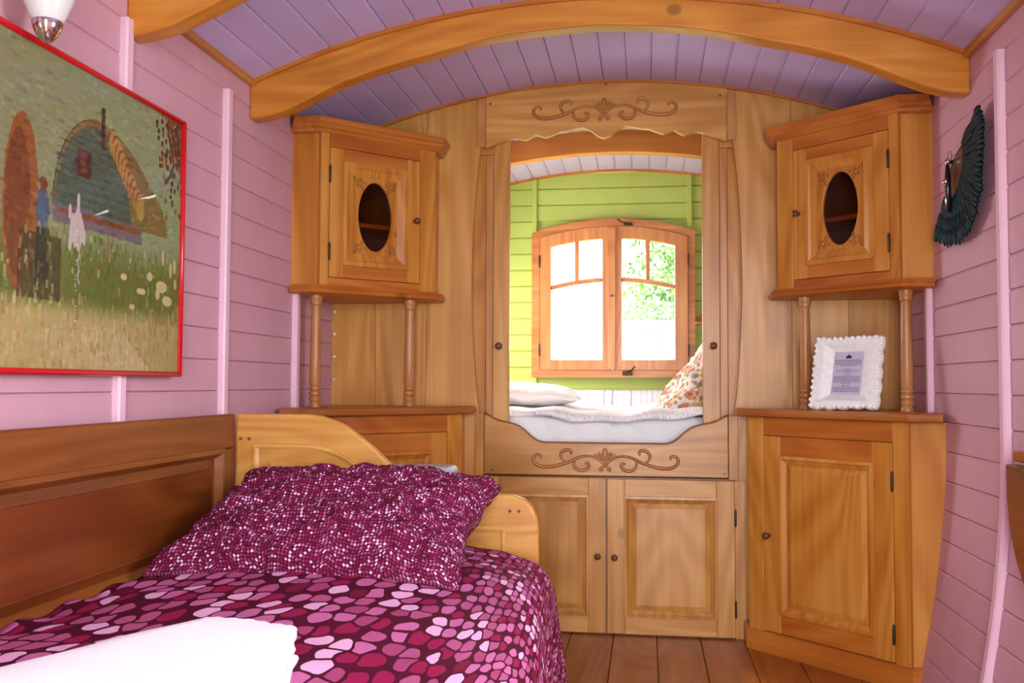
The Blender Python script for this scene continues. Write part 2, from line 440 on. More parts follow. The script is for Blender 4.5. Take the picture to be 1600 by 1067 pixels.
for sgn in (-1, 1):
    xo = XL if sgn < 0 else XR
    ys = [.90, 1.0]
    b1 = OC+sgn*.72; b2 = OC+sgn*.93
    obj('board', side_board(0, b1-sgn*.0008, inner=True, sgn=sgn), PINE['z'], WP)
    a, b_ = sorted((b1, b2)); obj('board', side_board(a, b_), PINE['z'], WP)
    a, b_ = sorted((b2, xo)); obj('board', side_board(a, b_), PINE['z'], WP)
# narrow posts beside header and rail
for sgn in (-1, 1):
    x0 = OC+sgn*.478; x1 = OC+sgn*.514
    a, b_ = sorted((x0, x1))
    obj('post', MB().slab([a, b_], 1.925, lambda x: zc(x)-.011, YP-.010, YP-.0005), CARVE['z'], WP, bevel=.002)
    obj('post', MB().box(a, b_, YP-.010, YP-.0005, .603, .852, .002), PINE['z'], WP)
    x0 = OC+sgn*.499; x1 = OC+sgn*.54; a, b_ = sorted((x0, x1))
    obj('post', MB().box(a, b_, YP-.010, YP-.0005, 0.0, .602, .002), PINE['z'], WP)
# small pegs
# carved ornament
def P(cx, cy): return ((cx-790)/6.4*.00256, -(cy-190)/6.4*.00256)
C_main = [(150,186),(160,172),(150,158),(128,152),(104,162),(86,184),(84,208),(98,236),(124,258),(160,270),(200,275),(250,272),(300,264),(350,251),(400,235),(450,216),(500,192),(545,172),(590,163),(640,163),(690,176),(730,202),(762,232),(784,262)]
C_up = [(448,146),(462,130),(452,112),(430,104),(400,108),(374,122),(358,146),(358,176),(372,202),(396,218),(425,224)]
C_low = [(600,246),(606,230),(624,232),(632,252),(622,278),(600,296),(568,305),(530,300),(502,282),(486,254),(486,222),(502,192),(530,174)]
C_in = [(110,200),(128,190),(142,198),(140,180)]
def petal(a, L, w, ox=0, oy=0):
    pts = []
    for k in range(13):
        t = k/12*2*PI; u = (1-math.cos(t))/2; v = math.sin(t)*w*(.4+.6*u)
        x = v; y = u*L
        pts.append((ox+x*math.cos(a)+y*math.sin(a), oy-(-x*math.sin(a)+y*math.cos(a))))
    return pts
petals = [petal(0, 150, 24, 790, 236), petal(-.42, 112, 15, 778, 232), petal(-.80, 112, 14, 772, 228)]
C_base = [(788,262),(768,270),(745,276),(736,292),(746,304),(764,298),(766,284)]
def ornament(z, x, parent, sc=1.0):
    n = 0
    for sgn in (1, -1):
        for c in (C_main, C_up, C_low, C_base, petals[1], petals[2]):
            q = [P(*a) for a in c]
            # densify by Catmull
            pts = []
            for i in range(len(q)-1):
                p0 = q[max(i-1, 0)]; p1 = q[i]; p2 = q[i+1]; p3 = q[min(i+2, len(q)-1)]
                for t in (0, .5):
                    pts.append(tuple(.5*((2*p1[k])+(-p0[k]+p2[k])*t+(2*p0[k]-5*p1[k]+4*p2[k]-p3[k])*t*t+(-p0[k]+3*p1[k]-3*p2[k]+p3[k])*t**3) for k in (0, 1)))
            pts.append(q[-1])
            L = len(pts); big = c in (C_main, C_up, C_low)
            r = [(.0025+.0019*math.sin(PI*min(1, (i+1)/L*1.1))) if big else .0024 for i in range(L)]
            base = [(x+sgn*p[0]*sc, YP-.0158, z+p[1]*sc) for p in pts]
            obj('carved_scroll' if big else 'carved_petal', MB().tube(base, [k*1.0 for k in r], 8, .8), CARVE['x'], parent, smooth='all')
            # incised outline around the scroll
            obj('carved_groove', MB().tube([(p[0], YP-.0140, p[2]) for p in base], [k*1.5 for k in r], 6, .3), BURN2, parent, smooth='all')
    q = [P(*a) for a in petals[0]]; base = [(x+p[0]*sc, YP-.0165, z+p[1]*sc) for p in q]
    obj('carved_petal', MB().tube(base, .0026, 8, .8), CARVE['x'], parent, smooth='all')
    obj('carved_groove', MB().tube([(p[0], YP-.0140, p[2]) for p in base], .0040, 6, .3), BURN2, parent, smooth='all')

hdr = [(-.635,1.920),(-.59,1.939),(-.545,1.956),(-.521,1.96),(-.476,1.948),(-.455,1.958),(-.436,1.971),(-.415,1.962),(-.395,1.956),(-.365,1.966),(-.339,1.978),(-.315,1.979),(-.275,1.989),(-.243,1.992),(-.211,1.976),(-.187,1.955),(-.159,1.946)]
def hdr_z(x):
    d = -abs(x-OC)*1.0-.0; return float(np.interp(-.162+d, [a for a, b in hdr], [b for a, b in hdr]))
xs = [OC-.476+.952*k/110 for k in range(111)]
HB = empty('carved_header', 'carved pine header board with scroll ornament and scalloped lower edge above the alcove opening', 'header board', (0, 0, 0))
obj('board', MB().slab(xs, hdr_z, lambda x: zc(x)-.011, YP-.014, YP+.012), PINE['x'], HB, bevel=.002)
ornament(2.066, -.162, HB)
for (x, z) in ((-.62, 2.10), (-.155, 2.163), (.29, 2.10)):
    obj('peg', MB().lathe([(.001, 0), (.005, 0), (.004, .003), (.001, .003)], (x, YP-.017, z), 10, 'y'), KNOB, HB)
rl = [(-.640,.852),(-.62,.842),(-.600,.830),(-.579,.822),(-.548,.816),(-.520,.810),(-.500,.802),(-.474,.784),(-.455,.765),(-.436,.750),(-.415,.741),(-.395,.738),(-.162,.738)]
def rl_z(x): return float(np.interp(-.162-abs(x-OC), [a for a, b in rl], [b for a, b in rl]))
RB = empty('carved_rail', 'carved pine rail with scroll ornament below the alcove mattress', 'bed rail', (0, 0, 0))
obj('board', MB().slab(xs, .612, rl_z, YP-.014, YP+.012), PINE['x'], RB, bevel=.003)
obj('edge_bead', MB().tube([(x, YP-.006, rl_z(x)+.001) for x in xs[::2]], .004, 6), DARKW['x'], RB, smooth='all')
ornament(.678, -.158, RB)
for (x, z) in ((-.605, .628), (.30, .628)):
    obj('peg', MB().lathe([(.001, 0), (.005, 0), (.004, .003), (.001, .003)], (x, YP-.017, z), 10, 'y'), KNOB, RB)

# sliding shutters at both sides of the opening
def knob(parent, x, y, z, r=.015, mat=None):
    return obj('knob', MB().lathe([(.0005, -.030), (r*.55, -.029), (r*.9, -.025), (r, -.019), (r*.9, -.013), (r*.5, -.008), (r*.42, -.003), (r*.6, .001)], (x, y, z), 16, 'y'), mat or KNOB, parent, smooth='all')
def shutter(sgn, label):
    r = empty('sliding_shutter', label, 'shutter', (OC+sgn*.384, YP+.045, .745), group=None)
    L = lambda a, b: sorted((sgn*a, sgn*b))
    a, b = L(0, .066); obj('stile', MB().box(a, b, -.014, .008, 0.0, 1.235, .002), PINE['z'], r)
    a, b = L(.066, .098); obj('moulding', MB().box(a, b, -.011, .006, .075, 1.16, .003), CARVE['z'], r)
    a, b = L(.098, .34); obj('panel', MB().box(a, b, -.002, .006, .075, 1.16, .002), HONEY['z'], r)
    a, b = L(.066, .42); obj('rail', MB().box(a, b, -.013, .006, 1.16, 1.235, .002), PINE['x'], r)
    obj('rail', MB().box(a, b, -.013, .006, 0, .075, .002), PINE['x'], r)
    a, b = L(.34, .42); obj('stile', MB().box(a, b, -.014, .008, .075, 1.16, .002), PINE['z'], r)
    knob(r, sgn*.040, -.014, 1.122-.745)
shutter(-1, 'sliding pine shutter with round knob on the white pillow side of the alcove opening')
shutter(1, 'sliding pine shutter with round knob on the floral pillow side of the alcove opening')

# ------------------------------------------------------------------ framed doors
def hinge(parent, x, y, z, h=.055):
    r = MB().box(x-.0035, x+.0035, y-.004, y+.002, z-h/2, z+h/2, .001).lathe([(.0005, -h/2-.006), (.003, -h/2-.004), (.0042, -h/2), (.0042, h/2), (.003, h/2+.004), (.0005, h/2+.006)], (x, y-.003, z), 10)
    return obj('hinge', r, IRON, parent, smooth=True)
def ring_frame(outer, inner, y0, y1):
    n = len(outer); return MB().loft([[(p[0], y0, p[1]) for p in outer], [(p[0], y1, p[1]) for p in outer], [(p[0], y1, p[1]) for p in inner], [(p[0], y0, p[1]) for p in inner], [(p[0], y0, p[1]) for p in outer]], cap0=False, cap1=False)
def panel_door(parent, x0, x1, z0, z1, y, W_, st=.075, knob_x=None, knob_z=None, hinge_x=None, hz=None, oval=False, th=.018, mw=.024, stt=None, name='door'):
    """framed door; front face at y-th ; raised field panel"""
    yf = y-th; stt = stt or st
    d = obj(name, (MB().box(x0+.003, x1-.003, y-.003, y-.0005, z0+.003, z1-.003) if not oval else ring_frame([(x0+.003, z0+.003), (x1-.003, z0+.003), (x1-.003, z1-.003), (x0+.003, z1-.003)], [(x0+st, z0+stt), (x1-st, z0+stt), (x1-st, z1-stt), (x0+st, z1-stt)], y-.003, y-.0005)), W_['z'], parent)
    for a_, b_ in ((x0, x0+st), (x1-st, x1)): obj('stile', MB().box(a_, b_, yf, y-.0032, z0, z1, .0015), W_['z'], d)
    for a_, b_ in ((z0, z0+stt), (z1-stt, z1)): obj('rail', MB().box(x0+st+.0004, x1-st-.0004, yf, y-.0032, a_, b_, .0015), W_['x'], d)
    a, b, c, e = x0+st, x1-st, z0+stt, z1-stt
    m = mw
    # picture moulding, proud of the frame
    mr = [(a-.004, b+.004, c-.004, e+.004, yf), (a-.003, b+.003, c-.003, e+.003, yf-.006), (a+m*.3, b-m*.3, c+m*.3, e-m*.3, yf-.007),
          (a+m*.45, b-m*.45, c+m*.45, e-m*.45, yf-.002), (a+m, b-m, c+m, e-m, yf+.006), (a+m, b-m, c+m, e-m, yf+.010)]
    obj('moulding', MB().rect(mr, fill=False), W_['z'], d)
    a, b, c, e = a+m, b-m, c+m, e-m
    if not oval:
        q = .020
        obj('panel', MB().rect([(a, b, c, e, yf+.010), (a+.002, b-.002, c+.002, e-.002, yf+.0095), (a+q, b-q, c+q, e-q, yf+.003), (a+q, b-q, c+q, e-q, yf+.0015)]), W_['z'], d)
    else:
        cx, cz = (a+b)/2, (c+e)/2; rx, rz = oval; n = 64
        rings = [[], [], [], [], []]
        yp = yf+.004
        for k in range(n):
            t = 2*PI*(k+.5)/n; ux, uz = math.cos(t), math.sin(t)
            s_ = min((b-a)/2/max(1e-6, abs(ux*rx)), (e-c)/2/max(1e-6, abs(uz*rz)))
            rings[0].append((cx+ux*rx*s_, yp+.006, cz+uz*rz*s_)); rings[1].append((cx+ux*rx*s_, yp, cz+uz*rz*s_))
            rings[2].append((cx+ux*(rx+.003), yp, cz+uz*(rz+.003))); rings[3].append((cx+ux*rx, yp+.004, cz+uz*rz)); rings[4].append((cx+ux*rx, yp+.014, cz+uz*rz))
        obj('panel', MB().loft(rings, cap0=False, cap1=False), W_['z'], d)
        obj('glass_pane', MB().loft([[(cx+math.cos(2*PI*k/48)*(rx+.002), yp+yy, cz+math.sin(2*PI*k/48)*(rz+.002)) for k in range(48)] for yy in (.010, .013)]), DPANE, d)
        for sx in (-1, 1):
            for sz in (-1, 1):
                mb = MB()
                ox, oz = cx+sx*((b-a)/2-.024), cz+sz*((e-c)/2-.026)
                for (u, v, r_) in ((0, 0, .010), (.014, .006, .006), (-.006, .015, .006), (-.016, -.026, .006), (-.010, -.013, .007), (.012, -.010, .0045), (-.026, .005, .005), (.016, .016, .0045)):
                    px, pz = ox+sx*u*.9, oz-sz*v*.9*-1
                    pts = [(px+r_*.9*math.cos(t*2*PI/9+1), yp-.0004, pz+r_*.9*math.sin(t*2*PI/9+1)) for t in range(9)]
                    mb.tube(pts, .0011, 5, .8)
                obj('carved_flourish', mb, BURN, d)
    if knob_x is not None: knob(d, knob_x, yf-.001, knob_z, .013)
    if hinge_x is not None:
        for z in hz: hinge(d, hinge_x, yf-.001, z)
    return d

# cupboard doors below the bed
UC = empty('under_bed_cupboard', 'pair of panelled pine cupboard doors under the carved rail', 'cupboard', (0, YP, 0))
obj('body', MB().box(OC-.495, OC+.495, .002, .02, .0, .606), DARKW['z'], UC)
panel_door(UC, -.640, -.1545, .006, .603, 0, PINE, st=.068, knob_x=-.186, knob_z=.302, hinge_x=None)
panel_door(UC, -.1495, .336, .006, .601, 0, PINE, st=.068, knob_x=-.121, knob_z=.300, hinge_x=.339, hz=(.46, .115))

# ------------------------------------------------------------------ corner cabinets
def footprint(Wd, r, m, bul=0.0, off=0.0, base_y=0.0):
    """local xy polygon, diagonal front on y=0 (x left to right), wall side at +x when m=1.
    r: length of the short returns; bul: how far the wall leans in; off: overhang"""
    h = Wd/2; s = .70711; rw = r-bul
    o = off; k = o*.41421
    P0 = (-h-k, -o); P1 = (h+k, -o)
    P2 = (P1[0]+s*(rw-k), P1[1]+s*(rw-k))      # on the wall
    L = (h*2+2*r*s)*s                           # leg length along each wall
    Cc = (0-s*bul*1.0, h+2*r*s-.001-s*bul)
    P5 = (P0[0]-s*(r-k), P0[1]+s*(r-k))
    return [P0, P1, P2, Cc, P5] if m > 0 else [(-x, y) for x, y in (P1, P0, P5, Cc, P2)]

def lower_cabinet(m, label):
    Wd = .640; r = .128
    A = Vector((.372, 3.67)); B = Vector((.835, 3.235))
    mid = (A+B)/2; ang = -PI/4
    if m < 0: mid = Vector((2*XC-mid.x, mid.y)); ang = PI/4
    nrm = Vector((math.sin(ang), -math.cos(ang)))     # outward normal of front
    base = mid-nrm*.018
    R_ = empty('corner_cabinet', label, 'cabinet', (base.x, base.y, 0), ang)
    def fp(z, off=0): return [(x, y, z) for x, y in footprint(Wd, r, m, bulge(z), off)]
    zs = [.07, .15, .22, .30, .38, .46, .55, .64, .72, .80, .852]
    obj('body', MB().loft([fp(z) for z in zs]), HONEY['z'], R_)
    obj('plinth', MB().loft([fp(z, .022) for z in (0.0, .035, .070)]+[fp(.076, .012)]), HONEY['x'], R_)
    obj('cabinet_top', MB().loft([fp(z, o) for z, o in ((.852, .040), (.857, .052), (.870, .055), (.878, .052), (.882, .045))]), TOPW['x'], R_, smooth=True)
    h = Wd/2
    def X(a): return m*(a-h)               # a measured from the partition side
    def bx(n, a0, a1, z0, z1, ax):
        p, q = sorted((X(a0), X(a1))); obj(n, MB().box(p, q, -.018, -.0002, z0, z1, .0012), HONEY[ax], R_)
    bx('stile', 0, .068, .076, .852, 'z'); bx('stile', .587, Wd, .076, .852, 'z')
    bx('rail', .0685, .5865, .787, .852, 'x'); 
    p, q = sorted((X(.0705), X(.5845)))
    panel_door(R_, p, q, .080, .784, 0, HONEY, st=.072, knob_x=X(.094), knob_z=.424, hinge_x=X(.5855), hz=(.66, .17), th=.0185)
    # return faces next to wall / partition get their own boards
    return R_
lower_cabinet(1, 'low honey pine corner cabinet carrying the white ornate photo frame')
lower_cabinet(-1, 'low honey pine corner cabinet half hidden behind the daybed headboard')

def upper_cabinet(m, label):
    Wd = .493; r = .120
    A = Vector((.489, 3.678)); B = Vector((.8375, 3.330))
    mid = (A+B)/2; ang = -PI/4
    if m < 0: mid = Vector((2*XC-mid.x, mid.y)); ang = PI/4
    nrm = Vector((math.sin(ang), -math.cos(ang))); base = mid-nrm*.018
    z0 = 1.295
    R_ = empty('wall_corner_cabinet', label, 'cabinet', (base.x, base.y, z0), ang)
    h = Wd/2
    def fp(z, off=0): return [(x, y, z) for x, y in footprint(Wd, r, m, 0, off)]
    t = .014
    f = footprint(Wd, r, m)
    # hollow carcase: bottom, top, side returns and backs
    def wallseg(a, b):
        a = Vector(a); b = Vector(b); d = (b-a).normalized(); n = Vector((-d.y, d.x))*t
        return MB().plate([tuple(a), tuple(b), tuple(b+n), tuple(a+n)], .030, .592)
    P0, P1, P2, C_, P5 = f
    obj('side_panel', wallseg(P1, P2), HONEY['z'], R_); obj('side_panel', wallseg(P5, P0), HONEY['z'], R_)
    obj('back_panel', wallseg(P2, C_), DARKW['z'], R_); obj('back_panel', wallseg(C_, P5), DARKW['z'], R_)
    obj('shelf', MB().loft([[(x*.94, .012+y*.94, z) for x, y in f] for z in (.262, .278)]), HONEY['x'], R_)
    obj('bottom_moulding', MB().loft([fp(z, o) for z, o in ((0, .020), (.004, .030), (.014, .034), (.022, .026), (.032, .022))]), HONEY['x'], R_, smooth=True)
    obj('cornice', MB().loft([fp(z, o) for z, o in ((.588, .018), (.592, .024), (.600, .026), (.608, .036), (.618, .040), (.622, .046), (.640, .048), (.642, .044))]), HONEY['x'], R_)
    def X(a): return m*(a-h)
    def bx(n, a0, a1, c, d, ax):
        p, q = sorted((X(a0), X(a1))); obj(n, MB().box(p, q, -.018, -.0002, c, d, .0012), HONEY[ax], R_)
    bx('stile', 0, .070, .032, .590, 'z'); bx('stile', .459, Wd, .032, .590, 'z')
    bx('rail', .0705, .4585, .032, .060, 'x'); bx('rail', .0705, .4585, .542, .590, 'x')
    p, q = sorted((X(.0725), X(.4565)))
    panel_door(R_, p, q, .062, .540, 0, HONEY, st=.056, stt=.050, knob_x=X(.095), knob_z=.302, hinge_x=X(.458), hz=(.44, .155), oval=(.071, .130), th=.0185, mw=.044)
    # turned spindles down to the low cabinet
    H_ = z0-.882
    pr = [(.001, 0), (.021, 0), (.021, .012), (.017, .018), (.022, .026), (.022, .034), (.016, .040), (.022, .047), (.022, .054), (.016, .060), (.021, .066), (.021, .071), (.017, .076), (.0205, .085),
          (.020, .18), (.018, .30), (.0165, H_-.045), (.016, H_-.040), (.021, H_-.034), (.021, H_-.022), (.023, H_-.018), (.023, H_-.001), (.001, H_-.001)]
    for a, d in ((.085, .030), (.448+.02, .060)):
        sp = MB().lathe(pr, (X(a), d, -H_+.0003), 20)
        obj('spindle', sp, SPINW['z'], R_, smooth=True)
    return R_
upper_cabinet(1, 'corner wall cabinet with oval glass door above the white photo frame')
upper_cabinet(-1, 'corner wall cabinet with oval glass door beside the red framed picture')

# ------------------------------------------------------------------ far wall and window
WX0, WX1, WZ0 = -.612, .246, 1.035
def wt(x, base): return base-.369*(x+.184)**2
WB = tag(obj('wall_back', MB().slab([XL, WX0], 0, lambda x: zc(x), YB+.012, YB+.07).slab([WX1, XR], 0, lambda x: zc(x), YB+.012, YB+.07)
             .box(WX0, WX1, YB+.012, YB+.07, 0, WZ0).slab([WX0+(WX1-WX0)*k/10 for k in range(11)], lambda x: wt(x, 1.868), lambda x: zc(x), YB+.012, YB+.07), GROOVE_G),
         'lime green plank wall around the arched window', 'wall', kind='structure')
z = .60
while z < 2.18:
    z1 = z+PW
    def piece(a, b, z0=z, z1=z1):
        n = max(2, int((b-a)/.1)); xs_ = [a+(b-a)*k/n for k in range(n+1)]
        xs_ = [x for x in xs_ if zc(x)-.002 > z0+.008]
        if len(xs_) < 2: return
        rings = []
        for x in xs_:
            zt = min(z1, zc(x)-.002)
            rings.append([(x, YB, z0+.006), (x, YB+.006, z0+.0015), (x, YB+.014, z0+.0015), (x, YB+.014, zt-.0005), (x, YB+.006, zt-.0005), (x, YB+.0035, zt-.002), (x, YB+.0035, zt-.004), (x, YB, zt-.007)])
        obj('plank', MB().loft(rings), GREEN, WB)
    if z1 < WZ0+.0 or z > 1.86: piece(XL, XR)
    else: piece(XL, WX0); piece(WX1, XR)
    z = z1
for x in (-.625, .243):
    obj('batten', MB().slab([x-.014, x-.010, x+.010, x+.014], 1.83 if True else 0, lambda q: zc(x)-.01, YB-.014, YB), GREEN, WB, bevel=.003)

YW = YB-.020
Wn = empty('window_1', 'arched wooden casement window with two sashes in the lime green wall', 'window', (0, 0, 0), kind='structure')
def arcx(a, b, n=16): return [a+(b-a)*k/n for k in range(n+1)]
F0, F1 = -.637, .271; f0, f1 = -.590, .232
def loop(x0, x1, zb, zt, n=24): return [(x0, zb), (x1, zb)]+[(x1+(x0-x1)*k/n, wt(x1+(x0-x1)*k/n, zt)) for k in range(n+1)]
obj('window_frame', ring_frame(loop(F0, F1, 1.008, 1.898), loop(f0, f1, 1.052, 1.852), YW-.012, YB+.07), WINW['x'], Wn, bevel=.004)
def sash(x0, x1, g0, g1, mx0, mx1):
    s = obj('sash', ring_frame(loop(x0, x1, 1.0505, 1.853), loop(g0, g1, 1.106, 1.786), YW-.020, YW+.03), WINW['z'], Wn, bevel=.003)
    obj('glazing_bar', MB().slab(arcx(g0, g1), lambda x: wt(x, 1.544), lambda x: wt(x, 1.567), YW-.012, YW+.02), WINW['x'], s, bevel=.003)
    obj('glazing_bar', MB().slab([mx0, mx1], lambda x: wt(x, 1.560), lambda x: wt(x, 1.790), YW-.010, YW+.02), WINW['z'], s, bevel=.003)
    obj('glass_pane', MB().slab(arcx(g0+.001, g1-.001), 1.107, lambda x: wt(x, 1.543), YW+.008, YW+.011), PANE, s)
    obj('glass_pane', MB().slab(arcx(g0+.001, mx0-.001, 6), lambda x: wt(x, 1.568), lambda x: wt(x, 1.785), YW+.008, YW+.011), PANE, s)
    obj('glass_pane', MB().slab(arcx(mx1+.001, g1-.001, 6), lambda x: wt(x, 1.568), lambda x: wt(x, 1.785), YW+.008, YW+.011), PANE, s)
sash(-.5885, -.187, -.528, -.239, -.394, -.371)
sash(-.183, .2305, -.132, .161, .001, .024)
obj('meeting_strip', MB().slab([-.208, -.165], 1.055, lambda x: wt(x, 1.845), YW-.030, YW-.019), WINW['z'], Wn, bevel=.003)
for x, z in ((-.592, 1.66), (-.592, 1.16), (.234, 1.66), (.234, 1.16)): hinge(Wn, x, YW-.021, z, .06)
obj('latch', MB().box(-.128, -.072, YW-.026, YW-.012, 1.020, 1.044, .002).tube([(-.10, YW-.03, 1.035), (-.09, YW-.045, 1.045), (-.075, YW-.045, 1.05), (-.062, YW-.045, 1.066), (-.055, YW-.045, 1.068)], .004, 8), IRON, Wn)
obj('latch', MB().box(-.12, -.08, YW-.026, YW-.012, 1.858, 1.872, .002).tube([(-.07, YW-.03, 1.858), (-.10, YW-.04, 1.867), (-.13, YW-.04, 1.872), (-.148, YW-.04, 1.886), (-.156, YW-.04, 1.890)], .004, 8), IRON, Wn)
obj('sash_knob', MB().lathe([(.001, -.01), (.006, -.008), (.007, 0), (.003, .006)], (-.188, YW-.033, 1.462), 12, 'y'), KNOB, Wn, smooth='all')

# small shelf end on the far wall
sh = empty('wall_shelf', 'small orange wooden shelf on the lime wall beside the window', 'shelf', (.34, YB, 1.30))
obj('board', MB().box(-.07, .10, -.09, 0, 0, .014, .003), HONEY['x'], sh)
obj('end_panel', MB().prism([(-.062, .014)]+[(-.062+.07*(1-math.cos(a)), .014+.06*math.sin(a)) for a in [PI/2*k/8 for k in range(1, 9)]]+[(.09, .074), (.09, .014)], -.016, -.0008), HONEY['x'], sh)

# ------------------------------------------------------------------ outside
GR = plain('meadow', (120, 150, 70), .9, bscale=3)
tag(obj('ground', MB().box(-30, 30, -20, 40, -1.0, -.9), GR), 'grass ground outside below the window', 'ground', kind='structure')
LEAF, t_, p_ = newmat('leaf_green')
oi = N(t_, 'ShaderNodeTexCoord'); n_ = N(t_, 'ShaderNodeTexNoise'); n_.inputs['Scale'].default_value = 2.5; t_.links.new(oi.outputs['Object'], n_.inputs['Vector'])
t_.links.new(ramp(t_, n_.outputs[0], [(.3, srgb(96, 136, 66)), (.7, srgb(150, 184, 108))]), p_.inputs['Base Color']); p_.inputs['Roughness'].default_value = .5
p_.inputs['Transmission Weight'].default_value = 0
def tree(x, y, h, rr, n, seed, label):
    r = random.Random(seed); tr = empty('tree', label, 'tree', (x, y, -.9), group=None)
    pts = [(0, 0, 0), (.05, 0, h*.3), (0, .05, h*.6), (.04, 0, h*.95)]
    obj('trunk', MB().tube(pts, [.11, .09, .06, .02], 8), DARKW['z'], tr, smooth='all')
    v = []; f = []
    cl = [(r.gauss(0, rr*.5), r.gauss(0, rr*.5), h*(.25+.75*r.random())) for _ in range(40)]
    for i in range(n):
        c = r.choice(cl); q = Vector((c[0]+r.gauss(0, .16), c[1]+r.gauss(0, .16), c[2]+r.gauss(0, .2)))
        a = Vector((r.gauss(0, 1), r.gauss(0, 1), r.gauss(0, 1))).normalized(); b = a.orthogonal().normalized(); L = .045
        k = len(v); v += [tuple(q-a*L), tuple(q+b*L*.45), tuple(q+a*L), tuple(q-b*L*.45)]; f.append((k, k+1, k+2, k+3))
    m = MB(); m.v = v; m.f = f
    obj('foliage', m, LEAF, tr, kind='stuff', fix=False)
tree(.50, 10.2, 3.5, .62, 7500, 3, 'sunlit pale green tree outside the alcove window')

# ------------------------------------------------------------------ alcove bed
AB = empty('alcove_bed', 'raised transverse bed with a white fitted sheet inside the alcove', 'bed', (0, 0, 0))
obj('bed_base', MB().box(XL+.11, XR-.11, YP+.075, YB-.01, .02, .655, .004), PINE['x'], AB)
def mattress():
    nx, ny = 260, 14
    xs = [XL+.03+(2*HW-.06)*i/nx for i in range(nx+1)]
    mb = MB(); prof = [(0, .66), (-.006, .69), (-.009, .71), (-.010, .73), (-.008, .75), (-.006, .78), (-.003, .80), (.0, .815), (.02, .834), (.06, .840), (.3, .842), (.7, .842), (1.2, .842), (1.42, .840), (1.45, .82), (1.45, .66)]
    v = []
    for x in xs:
        for (dy, z) in prof:
            w = 0
            if dy <= .02: w = (.028*abs(math.sin(x*24+z*16+2.5*noise.noise(Vector((x*3, z*3, 0)))))**.5*math.sin(x*7.3+2)+.022*abs(noise.noise(Vector((x*14+z*6, z*9, 3)))))*min(1, (z-.64)*7)
            zz = z+(.006*math.sin(x*9)+.004*math.sin(x*23)) if z > .8 else z
            v.append((x, YP+.092+dy+w, zz))
    n = len(prof); f = []
    for i in range(nx):
        for j in range(n-1): f.append((i*n+j, i*n+j+1, (i+1)*n+j+1, (i+1)*n+j))
    f.append(tuple(range(n))); f.append(tuple(nx*n+k for k in range(n))[::-1]); mb.v = v; mb.f = f
    for i in range(nx): f.append((i*n, (i+1)*n, (i+1)*n+n-1, i*n+n-1))
    return mb
obj('mattress', mattress(), SHEET, AB, smooth='all')
# quilt with fine printed edge
QM, t, p = newmat('printed_quilt')
tc = N(t, 'ShaderNodeTexCoord'); sx_ = N(t, 'ShaderNodeMapping'); sx_.inputs['Scale'].default_value = (230, 60, 60); t.links.new(tc.outputs['Object'], sx_.inputs[0])
n1 = N(t, 'ShaderNodeTexNoise'); n1.inputs['Scale'].default_value = 1.3; n1.inputs['Detail'].default_value = 3; t.links.new(sx_.outputs[0], n1.inputs['Vector'])
t.links.new(ramp(t, n1.outputs[0], [(.38, srgb(206, 190, 194)), (.44, srgb(246, 244, 244)), (.7, srgb(252, 252, 251))]), p.inputs['Base Color']); p.inputs['Roughness'].default_value = .9
def cloth_sheet(fn, nu, nv, th):
    """closed thin sheet from fn(u,v)->(x,y,z), thickness th downwards"""
    v = []; f = []
    for s_ in (0, 1):
        for i in range(nu+1):
            for j in range(nv+1):
                x, y, z = fn(i/nu, j/nv); v.append((x, y, z-(th if s_ else 0)))
    K = (nu+1)*(nv+1); q = lambda i, j: i*(nv+1)+j
    for i in range(nu):
        for j in range(nv):
            f.append((q(i, j), q(i+1, j), q(i+1, j+1), q(i, j+1))); f.append((K+q(i, j), K+q(i, j+1), K+q(i+1, j+1), K+q(i+1, j)))
    for i in range(nu):
        f.append((q(i, 0), K+q(i, 0), K+q(i+1, 0), q(i+1, 0))); f.append((q(i, nv), q(i+1, nv), K+q(i+1, nv), K+q(i, nv)))
    for j in range(nv):
        f.append((q(0, j), q(0, j+1), K+q(0, j+1), K+q(0, j))); f.append((q(nu, j), K+q(nu, j), K+q(nu, j+1), q(nu, j+1)))
    m = MB(); m.v = v; m.f = f; return m
def quilt(u, v):
    x = XL+.10+(2*HW-.30)*u
    y = YP+.070+1.38*v
    drop = max(0, (.035-v)/.035)
    dip = .020*math.exp(-((x+.16)/.25)**2)
    z = .872-dip+.005*math.sin(x*13)+.005*math.sin(x*31+1)+.006*noise.noise(Vector((x*5, y*5, 0)))-(.014+.008*math.sin(x*17))*drop
    if v > .93: z += .036*(v-.93)/.07
    return (x, y+.01*math.sin(x*21)*(1-v)-.004, z)
tag(obj('quilt', cloth_sheet(quilt, 120, 60, .018), QM, smooth='all'), 'thin white quilt with fine printed edge spread over the alcove mattress', 'quilt')
ST, t, p = newmat('striped_cloth')
tc = N(t, 'ShaderNodeTexCoord'); mp_ = N(t, 'ShaderNodeMapping'); mp_.inputs['Scale'].default_value = (70, 0, 0); t.links.new(tc.outputs['Object'], mp_.inputs[0])
n1 = N(t, 'ShaderNodeTexNoise'); n1.inputs['Scale'].default_value = 1; n1.inputs['Detail'].default_value = 2; t.links.new(mp_.outputs[0], n1.inputs['Vector'])
t.links.new(ramp(t, n1.outputs[0], [(.36, srgb(168, 150, 178)), (.45, srgb(214, 206, 216)), (.6, srgb(236, 232, 232)), (.72, srgb(190, 206, 200))]), p.inputs['Base Color']); p.inputs['Roughness'].default_value = .9
